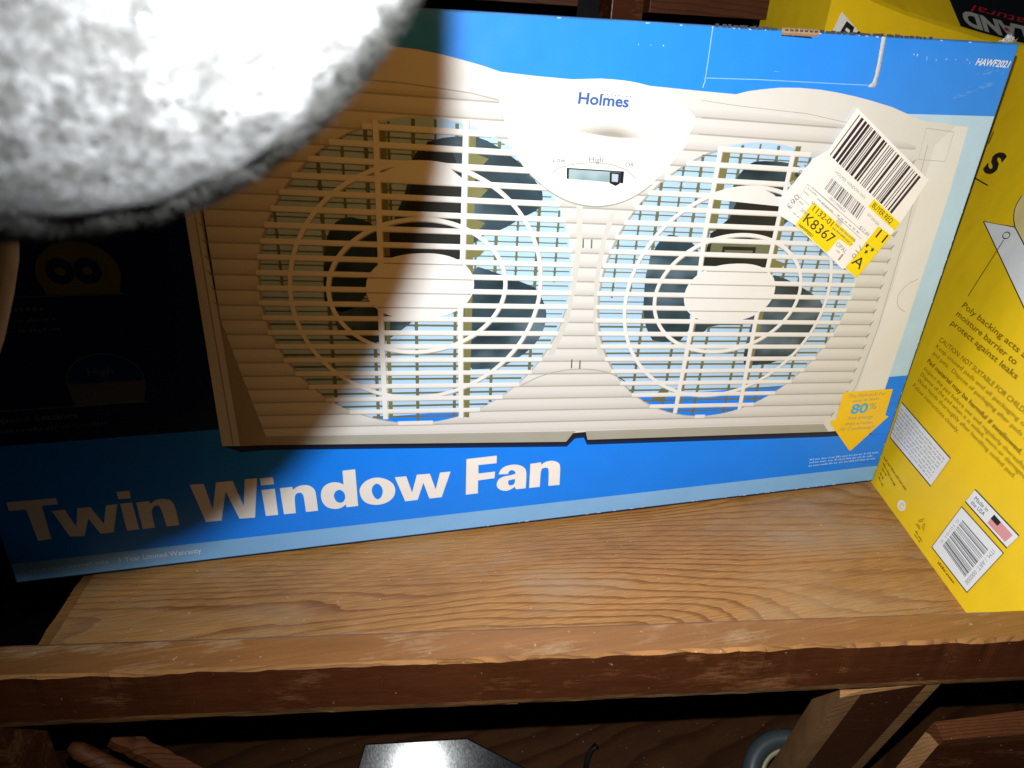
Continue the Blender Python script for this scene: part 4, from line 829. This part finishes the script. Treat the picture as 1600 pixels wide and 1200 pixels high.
flat('printed_flag_canton', pack, YP, [[(126.1, 63.2), (134.4, 62.9), (134.1, 59.3), (125.8, 59.3)]], 6, YBLK)
text('origin_lettering', pack, YP, [('Made in', (103.8, 59.8), (119.8, 60.4), 2.9), ('the USA', (103.6, 55.9), (119.7, 56.4), 2.9)], 5, STICK_BK)
flat('code_box', pack, YP, [[(99.2, 49.1), (151.4, 49.5), (149.7, 10.6), (100.6, 10.0)]], 4, STICK_W)
flat('code_box_border', pack, YP, stroke([(99.2, 49.1), (151.4, 49.5), (149.7, 10.6), (100.6, 10.0)], 0.9, True), 5, YBLK)
flat('code_bars', pack, YP, bars([(140.7, 42.9), (140.4, 16.3), (107.9, 17.5), (107.5, 42.8)], 77, 26), 5, ink('pack_bar_grey', (0.16, 0.16, 0.17), 0.45), join=True)
text('code_lettering', pack, YP, [('ITM. / ART. 000000', (142.6, 45.6), (142.6, 14.2), 3.6)], 5, STICK_GR)
text('code_lettering', pack, YP, [('0 10101 0', (103.4, 40.5), (103.6, 18.5), 2.6)], 5, PACKGREY)

# ------------------------------------------------------------------ the yellow package behind, with its black label
bpk = thing('yellow_package', (0.80, 0.26, SZ), 'creased yellow package with upside-down black label behind the blue carton', 'package')
def KP(x, z, y): return Vector((x, y, z))
ridge = [(0.6655, 0.46), (0.6655, 0.4022), (0.7075, 0.386), (0.750, 0.3765), (0.7954, 0.3690), (0.842, 0.3615), (0.8845, 0.3560), (0.96, 0.348)]
vs, fs = [], []
for x, z in ridge[1:]: vs += [KP(x, SZ, 0.205), KP(x, 0.30, 0.203), KP(x, z - 0.004, 0.2005), KP(x, z, 0.203), KP(x, z + 0.06, 0.255), KP(x, z + 0.10, 0.30), KP(x, SZ, 0.34)]
n = len(ridge) - 1
for i in range(n - 1):
    for j in range(6): fs.append([i * 7 + j, (i + 1) * 7 + j, (i + 1) * 7 + j + 1, i * 7 + j + 1])
fs += [list(range(7)), [(n - 1) * 7 + j for j in range(7)][::-1]]
o = mk('package_body', vs, fs, YEL, bpk, False); bm = bmesh.new(); bm.from_mesh(o.data); bmesh.ops.recalc_face_normals(bm, faces=bm.faces); bm.to_mesh(o.data); bm.free()
# sloping top face carries the label
def slope(x, t):        # t metres up the slope from the ridge
    for (x0, z0), (x1, z1) in zip(ridge[1:-1], ridge[2:]):
        if x0 <= x <= x1: z = z0 + (z1 - z0) * (x - x0) / (x1 - x0); break
    else: z = ridge[-1][1]
    d = Vector((0, 0.052, 0.06)).normalized(); nrm = Vector((0, -0.06, 0.052)).normalized()
    return Vector((x, 0.203, z)) + d * t + nrm * 0.0006
def onslope(name, polys, lift, mat, sub=8):
    vs, fs = [], []
    for p in polys:
        b = len(vs); vs += [slope(u, t) + Vector((0, -lift, lift * 0.8)) for u, t in p]; fs.append(list(range(b, b + len(p))))
    return mk(name, vs, fs, mat, bpk)
xs = [0.819 + i * 0.0047 for i in range(31)]
lab = []
for x0, x1 in zip(xs[:-1], xs[1:]): lab.append([(x0 - 0.004, 0.0015), (x1 - 0.004, 0.0015), (x1 - 0.012, 0.060), (x0 - 0.012, 0.060)])
onslope('black_label', lab, 0.0, ink('label_black', (0.010, 0.011, 0.012), 0.3))
def slope_text(name, body, x0, x1, t_base, cap, bold, mat, lift, flip=True, shear=0.0):
    gv, gf = glyphs(body, bold, shear); a = min(v[0] for v in gv); b = max(v[0] for v in gv)
    vs = [slope(x1 - (x1 - x0) * (x - a) / (b - a), t_base - y / CAPH * cap) + Vector((0, -lift, lift * 0.8)) for x, y in gv]
    return mk(name, vs, gf, mat, bpk)
slope_text('label_lettering', 'LAND', 0.8215, 0.905, 0.0215, 0.0165, 0.05, ink('label_grey', (0.44, 0.43, 0.38), 0.4), 0.0004)
slope_text('label_script', 'natural', 0.835, 0.925, 0.033, 0.009, 0.0, ink('label_red', (0.50, 0.02, 0.03), 0.4), 0.0004, shear=0.4)
onslope('label_accent', [[(0.8735, 0.0115), (0.8805, 0.0105), (0.8790, 0.0145), (0.8760, 0.0155)]], 0.0008, ink('label_red', (0.50, 0.02, 0.03)))
EP = Plane((0.6675, 0.1995, 0.3400), (0.985, 0, -0.17), (0.17, 0, 0.985), (0, -1, 0))
flat('white_label', bpk, EP, [[(0, 0), (60, 6), (60, 7), (34, 21.0), (5.5, 33.2), (4.4, 33.2)]], 1, STICK_W)
text('white_label_lettering', bpk, EP, [('EVER', (8.5, 12.5), (47, 1.5), 15.0, dict(bold=0.05))], 2, YBLK)

# ------------------------------------------------------------------ furniture behind
cab = thing('wooden_rack', (0.45, 0.40, SZ), 'dark reddish wooden rack frame standing behind the blue carton', 'rack')
def bx(name, x0, x1, y0, y1, z0, z1, mat, parent, bev=0.001):
    return boxmesh(name, [Vector((x0, y0, z0)), Vector((x1, y0, z0)), Vector((x1, y1, z0)), Vector((x0, y1, z0))], [Vector((x0, y0, z1)), Vector((x1, y0, z1)), Vector((x1, y1, z1)), Vector((x0, y1, z1))], mat, parent, bev)
bx('rack_rail', 0.535, 1.20, 0.30, 0.325, 0.366, 0.387, DARK_BOARD, cab)
bx('rack_rail', 0.10, 0.462, 0.302, 0.325, 0.3675, 0.44, DARK_BOARD, cab)
bx('rack_upright', 0.494, 0.527, 0.296, 0.33, SZ + 0.0002, 0.60, RAIL_VARN, cab)
bx('rack_upright', 0.16, 0.20, 0.298, 0.33, SZ + 0.0002, 0.60, RAIL_VARN, cab)
bx('rack_rail', 0.535, 1.20, 0.30, 0.325, 0.398, 0.43, plain('dark_slat', (0.03, 0.014, 0.010), 0.6), cab)

# ------------------------------------------------------------------ things on the lower shelf
# black glossy case, tilted to face the viewer
vdir = Vector((0.08068, 0.57097, -0.81699))
blk = thing('black_case', (0.29, -0.01, -0.30), 'glossy black case with scratched lid on the lower shelf', 'case')
c4 = [Vector((0.2159, -0.0062, -0.2147)), Vector((0.3023, -0.0254, -0.2061)), Vector((0.3900, -0.0700, -0.2450)), Vector((0.1900, -0.0420, -0.2700))]
c0 = sum(c4, Vector()) / 4; c_hot = c0 + (c4[0] - c0) * 0.25
nrm = ((CAM - c_hot).normalized() + (FLASH - c_hot).normalized()).normalized()
def onto(p): d = (p - CAM); t = (c0 - CAM).dot(nrm) / d.dot(nrm); return CAM + d * t
lid = [onto(p) for p in c4]
m, nt, bs = nodemat('scratched_black_gloss'); v = coords(nt, scale=(1, 0.12, 1), rot=(0, 0, 0.5)); n_ = ntex(nt, v, 700, 3, 0.6)
bs.inputs['Base Color'].default_value = (0.008, 0.009, 0.010, 1); rr_ = nt.nodes.new('ShaderNodeMapRange'); rr_.inputs[3].default_value = 0.08; rr_.inputs[4].default_value = 0.20; L(nt, n_.outputs[0], rr_.inputs[0]); L(nt, rr_.outputs[0], bs.inputs['Roughness']); bump(nt, n_.outputs[0], bs, 0.03, 0.0002); bs.inputs['Coat Weight'].default_value = 0.6; bs.inputs['Coat Roughness'].default_value = 0.07
GLOSS = m
mid = [lerp(lid[0], lid[1], 0.72), lerp(lid[3], lid[2], 0.72)]
boxmesh('lid', [p - nrm * 0.006 for p in lid], lid, GLOSS, blk, 0.0012)
boxmesh('case_body', [p - nrm * 0.030 + (c0 - p) * 0.06 for p in lid], [p - nrm * 0.0065 + (c0 - p) * 0.03 for p in lid], plain('black_plastic', (0.012, 0.012, 0.013), 0.4), blk, 0.001)
lowpt = min((p - nrm * 0.030 + (c0 - p) * 0.06).z for p in lid)
bx('foot', 0.255, 0.275, -0.075, 0.0, -0.2999, -0.262, plain('black_plastic_foot', (0.012, 0.012, 0.013), 0.5), blk)
bx('foot', 0.31, 0.33, -0.075, 0.0, -0.2999, -0.262, plain('black_plastic_foot2', (0.012, 0.012, 0.013), 0.5), blk)
# grey ring
def torus(name, c, ax, R_, r_, mat, parent, n=48, m=16):
    ax = Vector(ax).normalized(); e1 = ax.orthogonal().normalized(); e2 = ax.cross(e1); vs, fs = [], []
    for i in range(n):
        a = 2 * math.pi * i / n; d = e1 * math.cos(a) + e2 * math.sin(a)
        for j in range(m):
            b = 2 * math.pi * j / m; vs.append(Vector(c) + d * (R_ + r_ * math.cos(b)) + ax * (r_ * math.sin(b)))
    for i in range(n):
        for j in range(m): fs.append([i * m + j, ((i + 1) % n) * m + j, ((i + 1) % n) * m + (j + 1) % m, i * m + (j + 1) % m])
    return mk(name, vs, fs, mat, parent, True)
wh = thing('grey_wheel', (0.61, -0.10, -0.30), 'grey rounded wheel rim lying in the dark behind the slanting post', 'wheel')
AX = Vector((-0.25, -0.45, 0.85))
torus('tyre', (0.588, -0.098, -0.252), AX, 0.036, 0.0085, plain('grey_rubber', (0.045, 0.056, 0.062), 0.4), wh)
torus('rim', (0.588, -0.098, -0.252), AX, 0.0265, 0.0025, plain('old_brass', (0.36, 0.31, 0.18), 0.45, 0.3), wh)
torus('hub', (0.588, -0.098, -0.255), AX, 0.010, 0.006, plain('dark_hub', (0.03, 0.035, 0.03), 0.5), wh)
# small black hook
hk = thing('small_hook', (0.425, -0.012, -0.30), 'tiny black hook standing on the lower shelf board', 'hook')
pts = [Vector((0.4245, -0.014, -0.2998)), Vector((0.4240, -0.016, -0.285)), Vector((0.4255, -0.0165, -0.272)), Vector((0.4300, -0.0165, -0.264)), Vector((0.4325, -0.0165, -0.268))]
def tube(name, pts, rad, mat, parent, m=8):
    vs, fs = [], []
    for i, p in enumerate(pts):
        t = (pts[min(i + 1, len(pts) - 1)] - pts[max(i - 1, 0)]).normalized(); e1 = t.orthogonal().normalized(); e2 = t.cross(e1); r = rad[i] if isinstance(rad, list) else rad
        for j in range(m): b = 2 * math.pi * j / m; vs.append(p + e1 * r * math.cos(b) + e2 * r * math.sin(b))
    for i in range(len(pts) - 1):
        for j in range(m): fs.append([i * m + j, i * m + (j + 1) % m, (i + 1) * m + (j + 1) % m, (i + 1) * m + j])
    fs += [list(range(m))[::-1], [(len(pts) - 1) * m + j for j in range(m)]]
    return mk(name, vs, fs, mat, parent, True)
tube('hook_wire', pts, [0.0026, 0.0030, 0.0026, 0.0020, 0.0012], plain('black_iron', (0.012, 0.012, 0.014), 0.4), hk)
# broken board end at the lower right
def prism(name, face, depthv, mats, idx, parent):
    n = len(face); vs = [Vector(p) for p in face] + [Vector(p) + depthv for p in face]
    fs = [list(range(n)), list(range(n, 2 * n))[::-1]] + [[i, n + i, n + (i + 1) % n, (i + 1) % n] for i in range(n)]
    o = mk(name, vs, fs, None, parent, False, mats, idx); bm = bmesh.new(); bm.from_mesh(o.data); bmesh.ops.recalc_face_normals(bm, faces=bm.faces); bm.to_mesh(o.data); bm.free(); return o
BRK = wood('red_brown_broken_edge', (0.20, 0.062, 0.018), (0.09, 0.026, 0.009), freq=300, centre=(0, 0.2, 0.05), slope=0.04, rough=0.6, dirt=0.6)
bd = thing('board_end', (0.68, -0.13, -0.30), 'dark board with chipped orange top edge at the lower right', 'board')
rb = [Vector((0.6561, -0.1420, -0.1324)), Vector((0.7557, -0.1609, -0.1160)), Vector((0.7557, -0.1700, -0.1345)), Vector((0.6625, -0.1504, -0.1452))]
prism('chipped_edge', rb, Vector((0.002, 0.004, -0.016)), [BRK], [0] * 6, bd)
prism('board_face', [Vector((0.6640, -0.1480, -0.1500)), Vector((0.7557, -0.1670, -0.1400)), Vector((0.7557, -0.150, -0.2998)), Vector((0.640, -0.135, -0.2998))], Vector((-0.006, 0.010, 0)), [RAIL_VARN, RAIL_RAW], [0, 0, 0, 0, 0, 1], bd)
# broken rail pieces at the lower left
for nm, A_, B_, r_, lbl in (('stick', Vector((0.0110, -0.0260, -0.1310)), Vector((0.0600, -0.0450, -0.1640)), 0.0062, 'rounded dark red-brown stick end poking out below the rail at lower left'),
                            ('wood_offcut', Vector((0.0390, -0.0240, -0.1310)), Vector((0.0850, -0.0420, -0.1600)), 0.0058, 'splintered orange wood offcut beside the stick at lower left')):
    st = thing(nm, A_, lbl, 'wood piece')
    d = (B_ - A_).normalized(); n = 14
    ptl = [A_ + (B_ - A_) * (i / n) * 1.6 for i in range(n + 1)]
    if nm == 'stick': tube('stick_shaft', ptl, [r_ * (0.55 if i == 0 else 1) for i in range(n + 1)], BRK, st, 14)
    else:
        e1 = Vector((d.y, -d.x, 0)).normalized(); e2 = d.cross(e1)
        vs, fs = [], []
        for i, p in enumerate(ptl):
            for a, b in ((-1, -1), (1, -1), (1, 1), (-1, 1)):
                j_ = 0.0012 * noise.noise(Vector((i * 0.8, a * 2, b * 3))); vs.append(p + e1 * (a * r_ + j_) + e2 * (b * r_ * 0.8 + j_))
        for i in range(n):
            for j in range(4): fs.append([i * 4 + j, (i + 1) * 4 + j, (i + 1) * 4 + (j + 1) % 4, i * 4 + (j + 1) % 4])
        fs += [[0, 1, 2, 3], [n * 4 + j for j in (3, 2, 1, 0)]]
        o = mk('offcut_bar', vs, fs, BRK, st); bm = bmesh.new(); bm.from_mesh(o.data); bmesh.ops.recalc_face_normals(bm, faces=bm.faces); bm.to_mesh(o.data); bm.free()

# ------------------------------------------------------------------ the fuzzy frosted object held close to the lens
def fuzzy_mat():
    m, nt, bs = nodemat('frosted_sparkly_felt'); v = coords(nt)
    n1 = ntex(nt, v, 480, 6, 0.75); n2 = ntex(nt, v, 1700, 3, 0.65)
    r = ramp(nt, [(0.40, (0.012, 0.0115, 0.010)), (0.50, (0.042, 0.0415, 0.041)), (0.60, (0.105, 0.105, 0.108))]); L(nt, n1.outputs[0], r.inputs[0])
    r2 = ramp(nt, [(0.38, (0.25, 0.25, 0.25)), (0.58, (1, 1, 1))]); L(nt, n2.outputs[0], r2.inputs[0])
    L(nt, mixc(nt, 0.8, r.outputs[0], r2.outputs[0], 'MULTIPLY'), bs.inputs['Base Color'])
    bs.inputs['Roughness'].default_value = 0.85; bs.inputs['Sheen Weight'].default_value = 0.03; bs.inputs['Sheen Roughness'].default_value = 0.6; bs.inputs['Subsurface Weight'].default_value = 0.45; bs.inputs['Subsurface Radius'].default_value = (1.0, 0.95, 0.85); bs.inputs['Subsurface Scale'].default_value = 0.014
    hh = math_(nt, 'ADD', n1.outputs[0], math_(nt, 'MULTIPLY', n2.outputs[0], 0.6)); bump(nt, hh, bs, 1.0, 0.0014)
    # glitter: tiny facets with random tilt
    vo = nt.nodes.new('ShaderNodeTexVoronoi'); vo.inputs['Scale'].default_value = 1150; L(nt, v, vo.inputs['Vector'])
    sub = nt.nodes.new('ShaderNodeVectorMath'); sub.operation = 'SUBTRACT'; sub.inputs[1].default_value = (0.5, 0.5, 0.5); L(nt, vo.outputs['Color'], sub.inputs[0])
    sca = nt.nodes.new('ShaderNodeVectorMath'); sca.operation = 'SCALE'; sca.inputs['Scale'].default_value = 1.5; L(nt, sub.outputs[0], sca.inputs[0])
    geo = nt.nodes.new('ShaderNodeNewGeometry'); add = nt.nodes.new('ShaderNodeVectorMath'); L(nt, geo.outputs['Normal'], add.inputs[0]); L(nt, sca.outputs[0], add.inputs[1])
    nor = nt.nodes.new('ShaderNodeVectorMath'); nor.operation = 'NORMALIZE'; L(nt, add.outputs[0], nor.inputs[0])
    gl = nt.nodes.new('ShaderNodeBsdfGlossy'); gl.inputs['Roughness'].default_value = 0.12; gl.inputs['Color'].default_value = (0.9, 0.93, 0.97, 1); L(nt, nor.outputs[0], gl.inputs['Normal'])
    lt = math_(nt, 'LESS_THAN', vo.outputs['Distance'], 0.33)
    n3 = ntex(nt, v, 300, 2); gt = math_(nt, 'GREATER_THAN', n3.outputs[0], 0.56)
    mx = nt.nodes.new('ShaderNodeMixShader'); L(nt, math_(nt, 'MULTIPLY', math_(nt, 'MULTIPLY', lt, gt), 0.6), mx.inputs[0]); L(nt, bs.outputs[0], mx.inputs[1]); L(nt, gl.outputs[0], mx.inputs[2])
    out = nt.nodes['Material Output']; L(nt, mx.outputs[0], out.inputs['Surface']); return m
def camp(x, y, d):      # point in front of the lens: right, down, forward in metres
    return CAM + RIGHT * x - UP * y - BACK * d
FC = (-0.18241, -0.21006, 0.10503)
FA = ((0.05707, -0.04358, -0.00748), (0.08227, 0.09840, -0.02680), (0.00964, 0.00571, 0.04915))     # axes: right, down, forward
FK = (0.0304, 0.0184, 0.0027, -0.2593, -0.3259, -0.0274, -0.1525, -0.0121, 0.0008, -0.0492, -0.2187, 0.0088)   # gentle lumps
def lump(x, y, z):
    h = (x*y, y*z, x*z, x*x - y*y, 3*z*z - 1, x*(x*x - 3*y*y), y*(3*x*x - y*y), z*(x*x - y*y), x*y*z, x*(5*z*z - 1), y*(5*z*z - 1), z*(5*z*z - 3))
    return 1 + sum(a * b for a, b in zip(FK, h))
ctr = camp(*FC)
frost = thing('frosted_ornament', ctr, 'out-of-focus white fuzzy sparkling rounded object close to the lens, upper left', 'ornament')
bm = bmesh.new(); bmesh.ops.create_icosphere(bm, subdivisions=7, radius=1.0)
vs = []
for q in bm.verts:
    p = q.co * lump(*q.co); w_ = camp(*(FC[i] + p.x * FA[0][i] + p.y * FA[1][i] + p.z * FA[2][i] for i in range(3)))
    dn = (w_ - ctr).normalized()
    k = 0.0005 * noise.fractal((w_ - ctr) * 40.0, 1.0, 2.0, 3) + 0.0003 * noise.fractal((w_ - ctr) * 420.0, 0.8, 2.0, 3)
    vs.append(w_ + dn * k)
fs = [[x.index for x in f.verts] for f in bm.faces]; bm.free()
fbody = mk('frosted_body', vs, fs, fuzzy_mat(), frost, True)
# short pale fibres standing out of the felt
fv, ff = [], []
fr_ = random.Random(12)
body_v = vs
limb = []; nv = fbody.data.vertices
for f3 in fs:
    q = (body_v[f3[0]] + body_v[f3[1]] + body_v[f3[2]]) / 3; e = q - CAM
    if e.length > 0.30 or e.dot(-BACK) < 0.02: continue
    f_ = nv[f3[0]].normal.dot(-e.normalized())
    if -0.20 < f_ < 0.50: limb.append((f3, (body_v[f3[1]] - body_v[f3[0]]).cross(body_v[f3[2]] - body_v[f3[0]]).length / e.length_squared))
tot = sum(a for _, a in limb); cnt = 240000
for f3, a in limb:
    k = cnt * a / tot; k = int(k) + (1 if fr_.random() < k - int(k) else 0)
    A3, B3, C3 = (body_v[x] for x in f3)
    for _ in range(k):
        r1 = math.sqrt(fr_.random()); r2 = fr_.random(); q = A3 * (1 - r1) + B3 * (r1 * (1 - r2)) + C3 * (r1 * r2); dn = nv[f3[0]].normal
        d = (dn * 0.7 + Vector((fr_.gauss(0, .6), fr_.gauss(0, .6), fr_.gauss(0, .6)))).normalized(); ln = fr_.uniform(0.0003, 0.0011); sd = d.orthogonal().normalized() * 0.000018
        b = len(fv); fv += [q - sd, q + sd, q + d * ln]; ff.append([b, b + 1, b + 2])
m, nt, bs = nodemat('pale_fibre'); bs.inputs['Base Color'].default_value = (0.014, 0.0135, 0.0115, 1); bs.inputs['Roughness'].default_value = 0.7
tr = nt.nodes.new('ShaderNodeBsdfTranslucent'); tr.inputs['Color'].default_value = (0.014, 0.0135, 0.0115, 1); mx = nt.nodes.new('ShaderNodeMixShader'); mx.inputs[0].default_value = 0.5
L(nt, bs.outputs[0], mx.inputs[1]); L(nt, tr.outputs[0], mx.inputs[2]); L(nt, mx.outputs[0], nt.nodes['Material Output'].inputs['Surface'])
fz = mk('felt_fuzz', fv, ff, m, frost); fz['kind'] = 'stuff'
tube('tan_handle', [camp(-0.1445, -0.0615, 0.190), camp(-0.1441, -0.0422, 0.190), camp(-0.1441, -0.0352, 0.190), camp(-0.1452, -0.0264, 0.190), camp(-0.1473, -0.0141, 0.190), camp(-0.1512, 0.0000, 0.190)], [0.0072, 0.0072, 0.0072, 0.0070, 0.0066, 0.006], plain('tan_felt', (0.30, 0.17, 0.07), 0.8, nscale=200, bmp=0.001), frost, 24)
